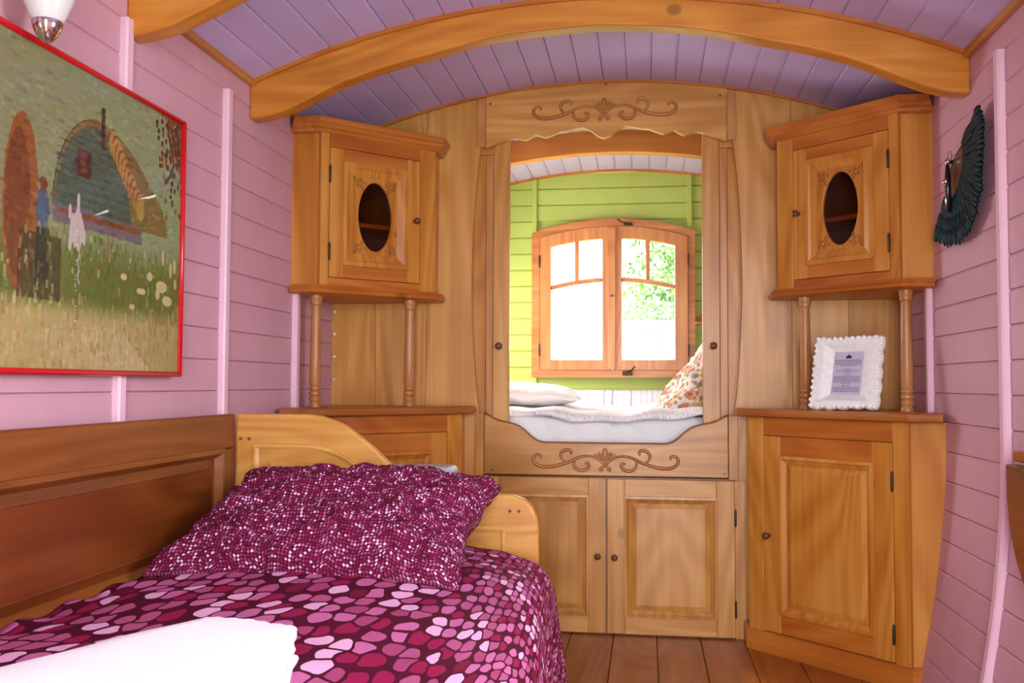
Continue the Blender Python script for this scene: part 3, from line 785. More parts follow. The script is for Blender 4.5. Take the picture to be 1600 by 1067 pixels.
def pillow(Lx, Ly, T, seed, nu=44, nv=34, corner=.02, wr=.010, flange=0.0):
    v = []; uv = []; f = []
    for s_ in (1, -1):
        for i in range(nu+1):
            for j in range(nv+1):
                a = -1+2*i/nu; b = -1+2*j/nv
                fa = 1-abs(a)**3.0; fb = 1-abs(b)**3.0
                h = T*max(0, fa*fb)**.5
                k = 1+corner*(abs(a*b))**2*2-.05*(1-abs(a))*abs(b)**4-.05*(1-abs(b))*abs(a)**4
                w = wr*noise.noise(Vector((a*3+seed, b*4, s_*2)))*(1-.2*max(abs(a), abs(b)))+wr*.5*noise.noise(Vector((a*9+seed, b*11, s_)))
                edge = .008*math.sin(a*9+seed)*abs(b)**6+.008*math.sin(b*8+seed)*abs(a)**6
                v.append((a*Lx*k, b*Ly*k, s_*h+w*(1 if h > .004 else .3)+edge)); uv.append((a*Lx, b*Ly+s_*1.7))
    K = (nu+1)*(nv+1); q = lambda i, j: i*(nv+1)+j
    for i in range(nu):
        for j in range(nv):
            f.append((q(i, j), q(i+1, j), q(i+1, j+1), q(i, j+1))); f.append((K+q(i, j), K+q(i, j+1), K+q(i+1, j+1), K+q(i+1, j)))
    # stitch borders
    bd = [q(i, 0) for i in range(nu+1)]+[q(nu, j) for j in range(1, nv+1)]+[q(i, nv) for i in range(nu-1, -1, -1)]+[q(0, j) for j in range(nv-1, 0, -1)]
    for a, b in zip(bd, bd[1:]+bd[:1]): f.append((a, b, K+b, K+a))
    # tiny seam thickness
    for i in bd:
        x, y, z = v[i]; v[i] = (x, y, z+.004)
        x, y, z = v[K+i]; v[K+i] = (x, y, v[i][2]-.008)
    A = np.array(v).reshape(2, nu+1, nv+1, 3); U_ = np.zeros((2, nu+1, nv+1, 2))
    U_[:, 1:, :, 0] = np.cumsum(np.linalg.norm(np.diff(A, axis=1), axis=3), axis=1); U_[..., 0] -= U_[:, nu//2:nu//2+1, :, 0]
    U_[:, :, 1:, 1] = np.cumsum(np.linalg.norm(np.diff(A, axis=2), axis=3), axis=2); U_[..., 1] -= U_[:, :, nv//2:nv//2+1, 1]
    U_[1, ..., 1] += 3.1
    m = MB(); m.v = v; m.f = f; m.uv = [tuple(q_) for q_ in U_.reshape(-1, 2)]; return m
def place(mb, loc, rx=0, ry=0, rz=0):
    return mb.xf(Matrix.Translation(loc) @ Matrix.Rotation(rz, 4, 'Z') @ Matrix.Rotation(ry, 4, 'Y') @ Matrix.Rotation(rx, 4, 'X'))
bol = pillow(.62, .10, .045, 5, wr=.006)
tag(obj('bolster', place(bol, (-.15, 5.26, .880), .35), ST, smooth='all'), 'striped pale lilac cushion lying along the lime wall under the window', 'cushion')
tag(obj('pillow', place(pillow(.30, .24, .050, 9), (-.62, 4.50, .925), .05, .03, .1), WHITE, smooth='all'), 'plain white pillow lying flat in the alcove', 'pillow')
FLM, t, p = newmat('floral_print')
uvn = N(t, 'ShaderNodeUVMap')
base = srgb(238, 228, 214); c = None
for k, (sc, r0, cols) in enumerate(((22, .50, [(0, srgb(206, 92, 70)), (.35, srgb(226, 148, 120)), (.6, srgb(214, 190, 90)), (.8, srgb(170, 150, 150))]), (40, .42, [(0, srgb(120, 110, 84)), (.4, srgb(206, 170, 96)), (.7, srgb(176, 96, 86))]))):
    vo = N(t, 'ShaderNodeTexVoronoi'); vo.inputs['Scale'].default_value = sc; t.links.new(uvn.outputs[0], vo.inputs['Vector'])
    nz = N(t, 'ShaderNodeTexNoise'); nz.inputs['Scale'].default_value = sc*4; t.links.new(uvn.outputs[0], nz.inputs['Vector'])
    sp = N(t, 'ShaderNodeSeparateColor'); t.links.new(vo.outputs['Color'], sp.inputs[0])
    dd = math_(t, 'ADD', vo.outputs['Distance'], math_(t, 'MULTIPLY', nz.outputs[0], .35))
    msk = math_(t, 'LESS_THAN', dd, r0+.17)
    c = mixc(t, math_(t, 'MULTIPLY', msk, .8), c if c else base, ramp(t, sp.outputs[0], cols, 'CONSTANT'))
t.links.new(c, p.inputs['Base Color']); p.inputs['Roughness'].default_value = .85
tag(obj('pillow', place(pillow(.30, .24, .095, 3, wr=.02), (.270, 4.40, 1.000), 0, -.80, .1), FLM, smooth='all'), 'floral print pillow propped against the end of the alcove bed', 'pillow')
tag(obj('pillow', place(pillow(.27, .22, .085, 6, wr=.02), (.315, 4.74, 1.060), 0, -.85, .15), FLM, smooth='all'), 'floral print pillow standing behind the other floral pillow', 'pillow')

# ------------------------------------------------------------------ daybed
DB = empty('daybed', 'honey pine daybed with panelled backboard and curved headboard', 'bed', (-.76, 1.75, 0))
ox, oy = -.76, 1.75
Lc = lambda mb: mb.xf(Matrix.Translation((-ox, -oy, 0)))
YH = 2.76                               # front face of headboard
XB = -1.226                             # face of backboard
y0b = .55
BACKW = woods('backboard_pine_shaded', (106, 54, 18), (128, 68, 26), (144, 84, 36), knots=.3)  # shade on the backboard put into the colour, darker than the bed pine
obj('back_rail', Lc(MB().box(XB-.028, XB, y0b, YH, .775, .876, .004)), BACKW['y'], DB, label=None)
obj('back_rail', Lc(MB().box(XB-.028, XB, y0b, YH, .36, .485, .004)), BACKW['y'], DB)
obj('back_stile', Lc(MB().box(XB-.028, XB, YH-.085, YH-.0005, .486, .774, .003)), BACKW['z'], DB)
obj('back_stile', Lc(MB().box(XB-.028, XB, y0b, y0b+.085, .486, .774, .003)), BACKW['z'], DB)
def rect_x(x, rings):   # nested rectangles on a plane facing +x : (y0,y1,z0,z1,dx)
    R = [[(x+dx, a, c), (x+dx, b, c), (x+dx, b, d), (x+dx, a, d)] for a, b, c, d, dx in rings]
    return MB().loft(R, cap0=False, cap1=True)
a, b, c, e = y0b+.085, YH-.085, .485, .775
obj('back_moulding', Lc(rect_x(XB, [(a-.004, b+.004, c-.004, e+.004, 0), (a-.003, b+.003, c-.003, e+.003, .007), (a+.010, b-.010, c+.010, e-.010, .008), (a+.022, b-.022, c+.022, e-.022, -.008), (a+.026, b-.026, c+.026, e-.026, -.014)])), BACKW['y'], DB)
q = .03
obj('back_panel', Lc(rect_x(XB, [(a+.02, b-.02, c+.02, e-.02, -.0135), (a+.026, b-.026, c+.026, e-.026, -.0130), (a+.05, b-.05, c+.05, e-.05, -.005), (a+.052, b-.052, c+.052, e-.052, -.0065)])), woods('back_panel_pine_shaded', (96, 42, 14), (118, 56, 20), (134, 70, 28), knots=.2)['y'], DB)  # panel wood darkened further, its shade is in the colour too
for y in (y0b+.03, YH-.03): obj('leg', Lc(MB().box(XB-.028, XB+.035, y-.03, y+.03, 0, .36, .004)), BEDW['z'], DB)
# headboard outline (x, ztop)
hb = [(XB, .877), (-.995, .877), (-.955, .872), (-.915, .860), (-.875, .841), (-.835, .812), (-.795, .780), (-.755, .742), (-.715, .705), (-.675, .678), (-.63, .661), (-.57, .653), (-.50, .651), (-.40, .651), (-.37, .647), (-.345, .637), (-.325, .618), (-.312, .592), (-.306, .565), (-.305, .54)]
poly = [(x, z) for x, z in hb]+[(-.305, 0), (-.375, 0), (-.375, .16), (XB+.07, .16), (XB+.07, 0), (XB, 0)]
obj('headboard', Lc(MB().prism(poly, YH, YH+.032)), BEDW['x'], DB, bevel=.009)
def hbz(x): return float(np.interp(x, [a for a, b in hb], [b for a, b in hb]))
pxs = [-1.165+k*.02 for k in range(12)]+[-.925+k*.015 for k in range(14)]
pxs = [x for x in pxs if x < -.74]+[-.72, -.60, -.425, -.402]
def ptop(x): return min(.787, hbz(x)-.092) if x < -.62 else .556
top = [(x, max(.556, ptop(x))) for x in pxs]
def ring_in(d):
    r = [(pxs[0]+d, .18)]+[(min(max(x, pxs[0]+d), pxs[-1]-d), z-d) for x, z in top]+[(pxs[-1]-d, .18)]
    return r
rg = [[(x, YH-.0005+dy, z) for x, z in ring_in(d)] for d, dy in ((-.004, 0), (-.002, -.005), (.006, -.005), (.014, -.001), (.016, -.0002))]
obj('head_moulding', Lc(MB().loft(rg, cap0=False, cap1=False)), BEDW['x'], DB)
rg = [[(x, YH-.0007+dy, z) for x, z in ring_in(d)] for d, dy in ((.050, 0), (.052, -.003), (.056, -.003))]
obj('head_panel', Lc(MB().loft(rg, cap0=False, cap1=True)), BEDW['z'], DB)
for x, z in ((-1.207, .802), (-1.180, .802), (-.388, .604), (-.362, .604)):
    obj('peg', Lc(MB().lathe([(.0005, 0), (.005, 0), (.0045, .0025), (.0005, .0025)], (x, YH-.0035, z), 10, 'y')), KNOB, DB)
obj('side_rail', Lc(MB().box(-.335, -.307, y0b, YH-.001, .20, .36, .004)), BEDW['y'], DB)
obj('slat_base', Lc(MB().box(XB+.002, -.336, y0b, YH-.002, .27, .30)), BEDW['x'], DB)
obj('leg', Lc(MB().box(-.365, -.307, y0b, y0b+.06, 0, .2, .004)), BEDW['z'], DB)
obj('mattress', Lc(MB().box(XB+.006, -.325, y0b+.01, YH-.004, .302, .475, .03)), SHEET, DB)

# duvet with pebble print
def pebbles(name, cols, bgc, scale, grid=False, rough=.75):
    m, t, p = newmat(name); uvn = N(t, 'ShaderNodeUVMap')
    vo = N(t, 'ShaderNodeTexVoronoi', feature='F1'); vo.inputs['Scale'].default_value = scale; vo.inputs['Randomness'].default_value = .22 if grid else .50
    ve = N(t, 'ShaderNodeTexVoronoi', feature='DISTANCE_TO_EDGE'); ve.inputs['Scale'].default_value = scale; ve.inputs['Randomness'].default_value = vo.inputs['Randomness'].default_value
    src = uvn.outputs[0]
    if not grid:
        wn = N(t, 'ShaderNodeTexNoise'); wn.inputs['Scale'].default_value = 1.3; wn.inputs['Detail'].default_value = 0; t.links.new(src, wn.inputs['Vector'])
        mm = N(t, 'ShaderNodeVectorMath', operation='MULTIPLY_ADD'); t.links.new(wn.outputs['Color'], mm.inputs[0]); mm.inputs[1].default_value = (.40, .40, 0); t.links.new(src, mm.inputs[2]); src = mm.outputs[0]
    for q_ in (vo, ve):
        q_.voronoi_dimensions = '2D'; t.links.new(src, q_.inputs['Vector'])
    sp = N(t, 'ShaderNodeSeparateColor'); t.links.new(vo.outputs['Color'], sp.inputs[0])
    if grid:
        rad = math_(t, 'ADD', math_(t, 'MULTIPLY', sp.outputs[1], .10), .32)
        msk = math_(t, 'LESS_THAN', vo.outputs['Distance'], rad)
    else:
        a = math_(t, 'GREATER_THAN', ve.outputs['Distance'], .07)
        rad = math_(t, 'ADD', math_(t, 'MULTIPLY', sp.outputs[1], .10), .41)
        b = math_(t, 'LESS_THAN', vo.outputs['Distance'], rad)
        msk = math_(t, 'MULTIPLY', a, b)
    t.links.new(mixc(t, msk, srgb(*bgc), ramp(t, sp.outputs[0], cols, 'CONSTANT')), p.inputs['Base Color'])
    p.inputs['Roughness'].default_value = rough; p.inputs['Specular IOR Level'].default_value = .12
    return m
PEB = pebbles('pebble_print', [(0, srgb(152, 26, 76)), (.20, srgb(180, 88, 132)), (.46, srgb(200, 108, 160)), (.68, srgb(170, 70, 116)), (.80, srgb(236, 178, 216)), (.96, srgb(120, 24, 60))], (82, 12, 40), 1.0)
DOT = pebbles('dot_print', [(0, srgb(128, 26, 66)), (.34, srgb(150, 54, 94)), (.62, srgb(182, 94, 138)), (.84, srgb(234, 180, 216))], (78, 18, 44), 1.0, grid=True)
def xe(y): return float(np.interp(y, [.5, 1.5, 2.1, 2.4, 2.8], [-.150, -.175, -.225, -.245, -.262]))
prof = []
def duvet():
    ny = 150; ns = 100; v = []; uv = []; y_a, y_b = .60, 2.745
    dens = lambda d: 22+55*max(0, min(1, (d+.14)/.24))**1.2          # d = distance past the edge
    for i in range(ny+1):
        y = y_a+(y_b-y_a)*i/ny; e = xe(y); V = 0
        # V anchored at y=2.0
        def G(yy): return 13*(yy-2.0) if yy < 2.1 else 13*.1+ (13*(yy-2.1)+ 14*(yy-2.1)**2)
        top = e-.09-(XB+.012); arc = .09*PI/2; drop = .34; tot = top+arc+drop; U = 0; prev = 0
        for j in range(ns+1):
            s = tot*(j/ns)
            if s < top: x = XB+.012+s; z = .500; nx_, nz_ = 0, 1
            elif s < top+arc:
                a = (s-top)/.09; x = e-.09+.09*math.sin(a); z = .500-.09+.09*math.cos(a)
            else:
                k = s-top-arc; x = e+.035*k/drop+.012*math.sin(y*19)*k/drop+.006*math.sin(y*41+1)*k/drop; z = .410-k
            w = .010*noise.noise(Vector((x*3.1, y*3.3, 1)))+.006*noise.noise(Vector((x*7.5, y*6.0, 5)))
            bul_ = .028*math.sin(PI*min(1, max(0, s/top)))**.7 if s < top else 0
            near_wall = min(1, s/.05)
            if s <= top+arc*.6: z += (w+bul_)*near_wall
            else: x += w*.5
            if y > 2.60: z -= (.012+.05*max(0, (x+.42)/.16)**1.5*(1 if s < top+arc else 0))*((y-2.60)/.145)**2
            # folds where the cloth is pushed against the backboard
            z += .010*math.exp(-(s/.07)**2)*math.sin(y*37)*.7
            d = s-top
            mid = (d+ (prev-top))/2; U += (s-prev)*dens(mid); prev = s
            f_ = 1+.9*max(0, min(1, (d+.05)/.30))
            v.append((x, y, z)); uv.append((U, G(y)*f_+.25*math.sin(U*.35)))
    f = []; q = lambda i, j: i*(ns+1)+j
    for i in range(ny):
        for j in range(ns): f.append((q(i, j), q(i+1, j), q(i+1, j+1), q(i, j+1)))
    m = MB(); m.v = v; m.f = f; m.uv = uv; return m
dv = obj('duvet', duvet(), PEB, smooth='all')
so_ = dv.modifiers.new('thickness', 'SOLIDIFY'); so_.thickness = .014; so_.offset = -1
tag(dv, 'plum duvet with pink pebble print spread over the daybed', 'duvet')

# pillow on the daybed
pl = pillow(.366, .290, .100, 2, 90, 70, corner=.02, wr=.030)
pl.uv = [(u*112, w*112) for u, w in pl.uv]
pv = obj('pillow', place(pl, (-.792, 2.430, .600), .29, .0, -.02), DOT, smooth='all')
tag(pv, 'large plum pillow with tiny pink dots leaning on the daybed headboard', 'pillow')

# folded towel
def towel():
    mb = MB()
    # folded twice: four rounded layers
    c0, c1, c2, c3 = (-1.10, .98), (-.69, 1.585), (-.495, 1.43), (-.52, .80)
    cs = [Vector((-1.10, .93)), Vector((-.735, 1.585)), Vector((-.565, 1.53)), Vector((-.42, .98))]
    cen = sum(cs, Vector((0, 0)))/4
    for k in range(4):
        z0 = .512+k*.0150
        poly = []
        n = 12
        for i in range(4):
            p = cs[i]; a = cs[(i-1) % 4]; b = cs[(i+1) % 4]
            r = .035-.004*k
            pa = p+(a-p).normalized()*r; pb = p+(b-p).normalized()*r
            for t in [j/6 for j in range(7)]:
                poly.append(pa*(1-t)**2+p*2*t*(1-t)+pb*t*t)
            nx = (b-pb)
            for j in range(1, 14): poly.append(pb+(b+(p-b).normalized()*r-pb)*j/14)
        ins = .002*(k % 2)
        rings = []
        for dz, off in ((0, -.010), (.003, -.003), (.008, 0), (.013, -.003), (.0165, -.010)):
            ring = []
            for i_, p in enumerate(poly):
                d = (p-cen); L = d.length; w = .003*math.sin(i_*1.7+k)+.004*math.sin(i_*.45+k*2)
                q_ = cen+d*((L+off-ins+w)/L)
                ring.append((q_.x, q_.y, z0+dz+.004*math.sin(q_.x*9)+.004*noise.noise(Vector((q_.x*6, q_.y*6, k)))))
            rings.append(ring)
        # top interior rings so the surface stays soft
        for s_, up in ((.8, .003), (.5, .006), (.2, .007)):
            rings.append([(cen.x+(p[0]-cen.x)*s_, cen.y+(p[1]-cen.y)*s_, z0+.0165+up+.004*noise.noise(Vector((p[0]*9*s_, p[1]*9*s_, k)))) for p in rings[4]])
        mb.loft(rings)
    return mb
tag(obj('folded_towel', towel(), TERRY, smooth='all'), 'thick white folded towel lying on the pebble print duvet', 'towel')

# grey box behind headboard
HT = empty('storage_box', 'pale grey rounded plastic box just visible behind the headboard and dotted pillow', 'box', (-.755, 2.93, 0))
obj('box_body', MB().box(-.145, .165, -.055, .055, 0, .69, .02), GREY, HT)
obj('lid', MB().box(-.150, .172, -.062, .062, .680, .716, .012), GREY, HT, bevel=.004)
obj('handle', MB().tube([(-.03, -.06, .60), (-.03, -.08, .61), (.05, -.08, .61), (.05, -.06, .60)], .006, 8), GREY, HT)

# ------------------------------------------------------------------ picture
def painting():
    Wd, Hh = 460, 320; rs = np.random.RandomState(4)
    yy, xx = np.mgrid[0:Hh, 0:Wd]; u = xx/Wd; v = yy/Hh     # v up
    img = np.zeros((Hh, Wd, 3))
    def lerp(a, b, t): return np.array(a)*(1-t)[..., None]+np.array(b)*t[..., None]
    sky = lerp((140, 138, 96), (148, 160, 118), np.clip((u-.2)/.6, 0, 1))
    img[:] = sky
    g = np.clip((.47-v)/.12, 0, 1)[..., None]; img = img*(1-g)+np.array((104, 112, 46))*g
    g = np.clip((.24-v)/.06, 0, 1)[..., None]; img = img*(1-g)+np.array((186, 164, 104))*g
    def ell(cx, cy, a, b, col, al=1.0, lo=-9):
        m = (((u-cx)/a)**2+((v-cy)/b)**2 < 1) & (v > lo); img[m] = img[m]*(1-al)+np.array(col)*al
    def rec(x0, x1, y0, y1, col, al=1.0):
        m = (u > x0) & (u < x1) & (v > y0) & (v < y1); img[m] = img[m]*(1-al)+np.array(col)*al
    # wagon (side with bowed roof)
    for k in range(60):
        t = k/59; x0 = .60+.16*t; top = .845-.15*t*t
        m = ((u-x0)/.165)**2+((v-.52)/(top-.52))**2 < 1
        m &= (v > .52) & (u > .435)
        img[m] = (56, 42, 30) if k == 0 else ((84, 98, 82) if k < 2 else (130, 104, 54))
    m = (((u-.595)/.150)**2+((v-.52)/.300)**2 < 1) & (v > .52); img[m] = (74, 92, 78)
    for k in range(9): rec(.45, .745, .54+k*.028, .543+k*.028, (50, 56, 48), .7)
    rec(.52, .575, .64, .73, (78, 38, 34)); rec(.535, .56, .65, .72, (110, 56, 44))
    for k in range(30):
        t = k/29; ell(.66+.13*t, .80-.20*t, .018, .045, (178, 142, 70) if k % 3 else (150, 66, 44))
    rec(.612, .628, .76, .90, (58, 38, 28)); rec(.44, .80, .47, .53, (118, 96, 112), .9); rec(.46, .79, .50, .52, (140, 72, 40))
    ell(.335, .50, .055, .27, (150, 84, 34)); ell(.325, .50, .04, .22, (120, 60, 26)); rec(.33, .47, .22, .42, (66, 42, 30), .8)
    ell(.405, .50, .022, .065, (74, 88, 116)); ell(.405, .575, .013, .022, (120, 70, 50)); rec(.385, .43, .26, .44, (46, 34, 36), 1)
    # strokes
    for k in range(5200):
        cx, cy = rs.rand(), rs.rand(); x_, y_ = int(cx*(Wd-1)), int(cy*(Hh-1))
        base = img[y_, x_].copy(); lum = rs.normal(0, 13)
        col = np.clip(base+lum+rs.normal(0, 6, 3), 0, 255)
        if .24 < cy < .46:
            q = rs.rand()
            if q < .10: col = np.array((206, 190, 130))+rs.normal(0, 12, 3)
            elif q < .22: col = np.array((150, 92, 44))
            elif q < .42: col = np.array((78, 96, 34))
            elif q < .45: col = np.array((96, 122, 140))
        elif cy <= .24 and rs.rand() < .2: col = np.array((206, 190, 144))+rs.normal(0, 10, 3)
        elif cy <= .24 and rs.rand() < .1: col = np.array((140, 112, 60))
        L = rs.randint(2, 7); w = rs.randint(1, 3)
        if cy < .46: xs0, xs1, ys0, ys1 = x_-w, x_+w, y_-L, y_+L
        else: xs0, xs1, ys0, ys1 = x_-L, x_+L, y_-w, y_+w
        img[max(0, ys0):ys1, max(0, xs0):xs1] = img[max(0, ys0):ys1, max(0, xs0):xs1]*.5+col*.5
    for k in range(260):       # overhanging leaves, upper corner
        cx = 1-abs(rs.normal(0, .055)); cy = 1-abs(rs.normal(0, .14))
        ell(cx, cy, .006, .011, (70, 46, 34) if rs.rand() < .7 else (150, 60, 44))
    for k in range(40):        # white washing / horse
        ell(.525+rs.normal(0, .014), .46+rs.normal(0, .03), .006, .025, (206, 186, 180))
    for k in range(14): ell(.535+rs.normal(0, .003), .28+k*.012, .0025, .008, (180, 176, 160))
    for (cx, cy, a, b) in ((.90, .33, .04, .022), (.93, .28, .035, .020), (.84, .36, .02, .016), (.80, .30, .03, .012), (.76, .24, .018, .01), (.72, .34, .02, .012), (.965, .42, .012, .03), (.945, .40, .01, .03), (.88, .30, .015, .02), (.97, .35, .01, .02), (.905, .44, .008, .03)):
        ell(cx, cy, a*.7, b, (212, 196, 134))
    return np.clip(img*.90, 0, 255), Wd, Hh
PY0, PY1, PZ0, PZ1 = 1.42, 2.444, .985, 1.680
XW = XL+.002
PF = empty('framed_picture', 'large picture of a painted caravan in a thin red frame', 'picture', (XL+.021, (PY0+PY1)/2, PZ0))
img, pw, ph = painting()
lin = np.where(img/255 <= .04045, img/255/12.92, ((img/255+.055)/1.055)**2.4)
gy = np.linspace(PY0+.006, PY1-.006, pw)-(PY0+PY1)/2; gz = np.linspace(.006, PZ1-PZ0-.006, ph)
vv = np.zeros((ph, pw, 3)); vv[..., 0] = .012; vv[..., 1] = gy[None, :]; vv[..., 2] = gz[:, None]
idx = np.arange(pw*ph).reshape(ph, pw)
qd = np.stack([idx[:-1, :-1], idx[:-1, 1:], idx[1:, 1:], idx[1:, :-1]], -1).reshape(-1, 4)
me = bpy.data.meshes.new('canvas'); me.vertices.add(pw*ph); me.vertices.foreach_set('co', vv.astype(np.float32).ravel())
me.loops.add(len(qd)*4); me.loops.foreach_set('vertex_index', qd.astype(np.int32).ravel()); me.polygons.add(len(qd)); me.polygons.foreach_set('loop_start', np.arange(0, len(qd)*4, 4, dtype=np.int32))
me.update(calc_edges=True)
ca = me.color_attributes.new('paint', 'FLOAT_COLOR', 'POINT'); cc = np.ones((pw*ph, 4), dtype=np.float32); cc[:, :3] = lin.reshape(-1, 3); ca.data.foreach_set('color', cc.ravel())
PM, t, p = newmat('painted_print'); at = N(t, 'ShaderNodeAttribute', attribute_name='paint'); t.links.new(at.outputs['Color'], p.inputs['Base Color']); p.inputs['Roughness'].default_value = .6
me.materials.append(PM); cv = bpy.data.objects.new('print', me); COL.objects.link(cv); cv.parent = PF
hy = (PY1-PY0)/2; hz_ = PZ1-PZ0
for nm, bxx in (('frame_side', (.0, .022, -hy, -hy+.013, 0, hz_)), ('frame_side', (.0, .022, hy-.013, hy, 0, hz_)), ('frame_rail', (.0, .022, -hy+.013, hy-.013, 0, .013)), ('frame_rail', (.0, .022, -hy+.013, hy-.013, hz_-.013, hz_))):
    obj(nm, MB().box(*bxx, .004), RED, PF, smooth=True)
obj('backing', MB().box(.001, .010, -hy+.01, hy-.01, .01, hz_-.01), INKD, PF)
obj('glass_pane', MB().box(.014, .016, -hy+.012, hy-.012, .012, hz_-.012), PANE, PF)

# ------------------------------------------------------------------ wall lamp
lx, ly, lz = XL+.085, 1.76, 1.655
LP = empty('wall_lamp', 'white glass wall lamp with chrome tip above the red framed picture', 'lamp', (XL, 1.76, lz))
obj('shade', MB().lathe([(.016, .028), (.022, .030), (.034, .050), (.048, .085), (.057, .13), (.059, .17), (.053, .21), (.042, .235), (.038, .235), (.048, .21), (.054, .17), (.052, .13), (.043, .087), (.030, .054), (.016, .036)], (.085, 0, 0), 32), OPAL, LP, smooth='all')
obj('finial', MB().lathe([(.0005, 0), (.010, .001), (.013, .004), (.020, .012), (.026, .024), (.030, .036), (.029, .042), (.0005, .042)], (.085, 0, 0), 28), CHROME, LP, smooth=True)
obj('wall_plate', MB().lathe([(.0005, .001), (.045, .001), (.045, .008), (.035, .016), (.0005, .018)], (0, 0, .15), 28, 'x'), CHROME, LP, smooth=True)
obj('arm', MB().tube([(.015, 0, .15), (.04, 0, .12), (.06, 0, .05), (.078, 0, .028)], .006, 10), CHROME, LP, smooth='all')

# ------------------------------------------------------------------ feather fan
FX = XR-.012
FN = empty('feather_fan', 'dark teal feather hand fan hung open on the pink wall', 'fan', (XR, 3.09, 1.66))
py, pz = 3.09, 1.66
sky_ = 1.027
edge = [(2.80, 1.745), (2.775, 1.70), (2.775, 1.645), (2.79, 1.575), (2.80, 1.52), (2.835, 1.462), (2.89, 1.425), (2.96, 1.404), (3.04, 1.400), (3.11, 1.408), (3.18, 1.425), (3.235, 1.450)]
edge = [((a-3.09)*1.03, (b-1.66)*1.03) for a, b in edge]
def epos(t):
    k = t*(len(edge)-1); i = min(int(k), len(edge)-2); f_ = k-i
    return Vector((edge[i][0]*(1-f_)+edge[i+1][0]*f_, edge[i][1]*(1-f_)+edge[i+1][1]*f_))
FEA, t, p = newmat('teal_feather')
tc = N(t, 'ShaderNodeTexCoord'); mp_ = N(t, 'ShaderNodeMapping'); mp_.inputs['Scale'].default_value = (1, 260, 120); t.links.new(tc.outputs['Object'], mp_.inputs[0])
n1 = N(t, 'ShaderNodeTexNoise'); n1.inputs['Scale'].default_value = 1; n1.inputs['Detail'].default_value = 3; t.links.new(mp_.outputs[0], n1.inputs['Vector'])
t.links.new(ramp(t, n1.outputs[0], [(.42, srgb(3, 9, 12)), (.56, srgb(3, 40, 48)), (.70, srgb(8, 112, 118))]), p.inputs['Base Color']); p.inputs['Roughness'].default_value = .5; p.inputs['Specular IOR Level'].default_value = .10
nst = 15
for k in range(nst):
    tt = k/(nst-1); e = epos(tt); L = e.length; inner = e.normalized()*min(.125, L*.5)
    d = e.normalized(); nrm = Vector((-d.y, d.x))*.006
    x_ = -.012-.001*(k % 3)
    obj('fan_stick', MB().loft([[(xx, a.x, a.y) for a in (nrm*.5, -nrm*.5, inner-nrm*1.4, inner+nrm*1.4)] for xx in (x_, x_+.0015)]), STICK if 0 < k < nst-1 else BLACK, FN)
nf = 46
for layer in range(3):
    for k in range(nf):
        tt = (k+.5*(layer % 2))/nf; e = epos(min(1, tt)); d = e.normalized(); L = e.length
        a0 = min(.112, L*.42); segs = ((a0, L*.78), (L*.66, L*.92), (L*.80, L*1.0))[2-layer]
        s0, s1 = segs; wv = .015; n = Vector((-d.y, d.x)); s1 += rnd.uniform(-.006, .006)
        pts = []
        m = 7
        for i in range(m+1):
            q = i/m; w = wv*math.sin(PI*min(.98, q*.85+.12))**.6; c_ = d*(s0+(s1-s0)*q)+n*rnd.uniform(-.001, .001)
            pts.append((c_+n*w, c_-n*w, c_))
        xb = -.015-.005*(2-layer)-rnd.uniform(0, .003); mb = MB(); v_ = []; f__ = []
        for i, (A_, B_, C_) in enumerate(pts):
            lift = -.004*math.sin(PI*i/m)
            v_ += [(xb+lift, A_.x, A_.y), (xb+lift-.003, C_.x, C_.y), (xb+lift, B_.x, B_.y), (xb+lift+.0015, C_.x, C_.y)]
        for i in range(m):
            o_ = i*4
            for a_, b_ in ((0, 1), (1, 2), (2, 3), (3, 0)): f__.append((o_+a_, o_+b_, o_+4+b_, o_+4+a_))
        mb.add(v_, f__); obj('feather', mb, FEA, FN, smooth='all')
hd = MB().tube([(-.022, 0, .005), (-.024, .003, -.03), (-.026, .006, -.06)], .008, 10)
obj('pivot', MB().lathe([(.0005, -.034), (.008, -.033), (.011, -.028), (.009, -.022), (.006, -.012), (.0005, -.010)], (0, 0, 0), 14, 'x'), CHROME, FN, smooth='all')
obj('guard_stick', MB().tube([(-.026, .004, -.01), (-.028, -.004, -.05), (-.028, -.014, -.16)], [.006, .009, .007], 8, .5), BLACK, FN, smooth='all')
obj('tassel_bead', MB().lathe([(.0005, -.012), (.008, -.008), (.011, 0), (.008, .008), (.0005, .012)], (-.034, -.002, -.062), 12), CHROME, FN, smooth='all')
obj('silver_stick', MB().tube([(-.036, -.004, -.075), (-.035, -.012, -.15)], .003, 6), CHROME, FN, smooth='all')
obj('hanging_ring', MB().tube([(-.014, .022+.018*math.cos(2*PI*k/20), .022+.016*math.sin(2*PI*k/20)) for k in range(21)], .0012, 5), BRASS, FN, smooth='all')

# ------------------------------------------------------------------ photo frame
rz = -.62
PH = empty('photo_frame', 'white ornate photo frame holding a printed sheet on the low corner cabinet', 'photo frame', (.668, 3.415, .8865), rot=(0, 0, rz))
tl = Matrix.Rotation(-.27, 4, 'X')
fw, fh = .120, .255
def fr_ring(off, y, wav, n=120):
    pts = []
    for k in range(n):
        t = k/n*4; side = int(t); q = t-side
        x0, z0 = [(-fw, 0), (fw, 0), (fw, fh), (-fw, fh)][side]; x1, z1 = [(fw, 0), (fw, fh), (-fw, fh), (-fw, 0)][side]
        x = x0+(x1-x0)*q; z = z0+(z1-z0)*q
        nx, nz = [(0, -1), (1, 0), (0, 1), (-1, 0)][side]
        kx, kz = (1.12, .84) if off > .03 else (1, 1)
        cx = x*(1-off*kx/fw) ; cz = fh/2+(z-fh/2)*(1-off*kz/(fh/2))
        L = 1; w = wav*(abs(math.sin(q*PI*5.0))*.9-.45+.35*math.sin(q*PI*2))
        pts.append((cx+nx*w, y, cz+nz*w+.004))
    return pts
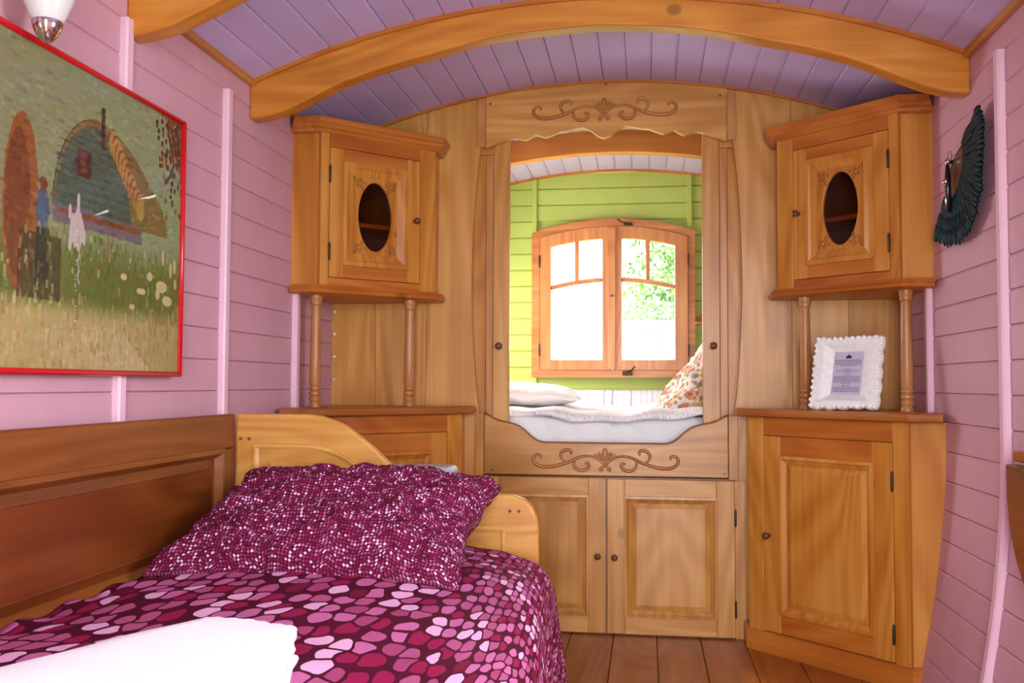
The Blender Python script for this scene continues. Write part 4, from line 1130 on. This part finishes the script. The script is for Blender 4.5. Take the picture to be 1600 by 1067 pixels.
rings = [fr_ring(0, .008, .006), fr_ring(-.002, .001, .008), fr_ring(.004, -.010, .008), fr_ring(.012, -.017, .005), fr_ring(.020, -.011, .003), fr_ring(.026, -.014, .002), fr_ring(.034, -.006, .0), fr_ring(.058, -.001, 0), fr_ring(.060, .002, 0)]
obj('ornate_moulding', MB().loft(rings, cap0=False, cap1=False).xf(tl), RESIN, PH, smooth='all')
# shell and leaf beads round the border
for k in range(44):
    q = fr_ring(.006, -.012, .004, 44)[k]
    obj('border_leaf', MB().lathe([(.0005, -.006), (.006, -.004), (.0085, 0), (.006, .004), (.0005, .006)], q, 10, 'y').xf(tl), RESIN, PH, smooth='all')
obj('backing', MB().box(-fw+.01, fw-.01, .006, .012, .012, fh-.012).xf(tl), RESIN, PH)
obj('printed_sheet', MB().box(-.062, .062, .002, .004, .045, fh-.040).xf(tl), PAPER, PH)
mb = MB()
zrow = [(.186, .055), (.181, .055), (.176, .055), (.171, .053), (.166, .03), (.153, .018), (.147, .046), (.142, .010), (.134, .015), (.127, .055), (.122, .055), (.117, .052), (.112, .055), (.107, .055), (.102, .02), (.094, .018), (.088, .055), (.083, .055), (.078, .055), (.073, .052)]
for z, w in zrow:
    z -= .008; w *= .86; x = -w
    while x < w:
        L = rnd.uniform(.004, .012); mb.box(x, min(x+L, w), .0012, .0020, z-.0011, z+.0008); x += L+.0018
obj('printed_text', mb.xf(tl), INK, PH, kind='stuff')
obj('printed_emblem', MB().prism([(-.010, .184), (.010, .184), (.010, .192), (.005, .193), (.002, .197), (0, .199), (-.002, .197), (-.005, .193), (-.010, .192)], .0010, .0020).xf(tl), INKD, PH)
obj('easel_leg', MB().prism([(-.02, 0), (.02, 0), (.012, .17), (-.012, .17)], 0, .004).xf(Matrix.Translation((0, .105, 0)) @ Matrix.Rotation(.34, 4, 'X')), RESIN, PH)

# ------------------------------------------------------------------ drop leaf on the right wall
DL = empty('drop_leaf_table', 'dark wooden drop-leaf wall table folded down on the pink wall', 'table', (XR, 2.1, 0))
pts = []
Y0, Y1 = 1.62-2.1, 2.565-2.1
cz, = (.775,)
poly = [(Y0, cz), (Y1, cz)]
for k in range(1, 24):
    a = PI*k/24; poly.append(((Y0+Y1)/2+(Y1-Y0)/2*math.cos(a), cz-.40*math.sin(a)**.75))
v = [(-.058, a, b) for a, b in poly]+[(-.036, a, b) for a, b in poly]; n = len(poly)
m = MB(); m.add(v, [tuple(range(n)), tuple(range(n, 2*n))[::-1]]+[(i, (i+1) % n, (i+1) % n+n, i+n) for i in range(n)])
obj('leaf', m, DARKW['y'], DL, bevel=.004)
obj('fixed_top', MB().box(-.060, .0, Y0, Y1-.055, .786, .812, .004), TOPW['y'], DL)
obj('wall_bracket', MB().box(-.034, .0, Y0+.05, Y1-.06, .70, .781, .003), DARKW['y'], DL)
for y in (Y0+.15, Y1-.10): obj('hinge', MB().box(-.061, -.055, y-.02, y+.02, .765, .781, .001), BRASS, DL)

# added white dots standing in for light leaking at the corner plank joints
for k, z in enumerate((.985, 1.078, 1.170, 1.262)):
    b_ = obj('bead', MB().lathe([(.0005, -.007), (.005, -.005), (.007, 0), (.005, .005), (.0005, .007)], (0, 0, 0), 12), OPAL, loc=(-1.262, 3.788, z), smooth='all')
    tag(b_, ('lowest', 'second lowest', 'second highest', 'highest')[k]+' of four tiny white dots standing in for light leaking at the corner plank joints behind the cabinet spindle', 'bead', 'white light-leak dots in the corner')
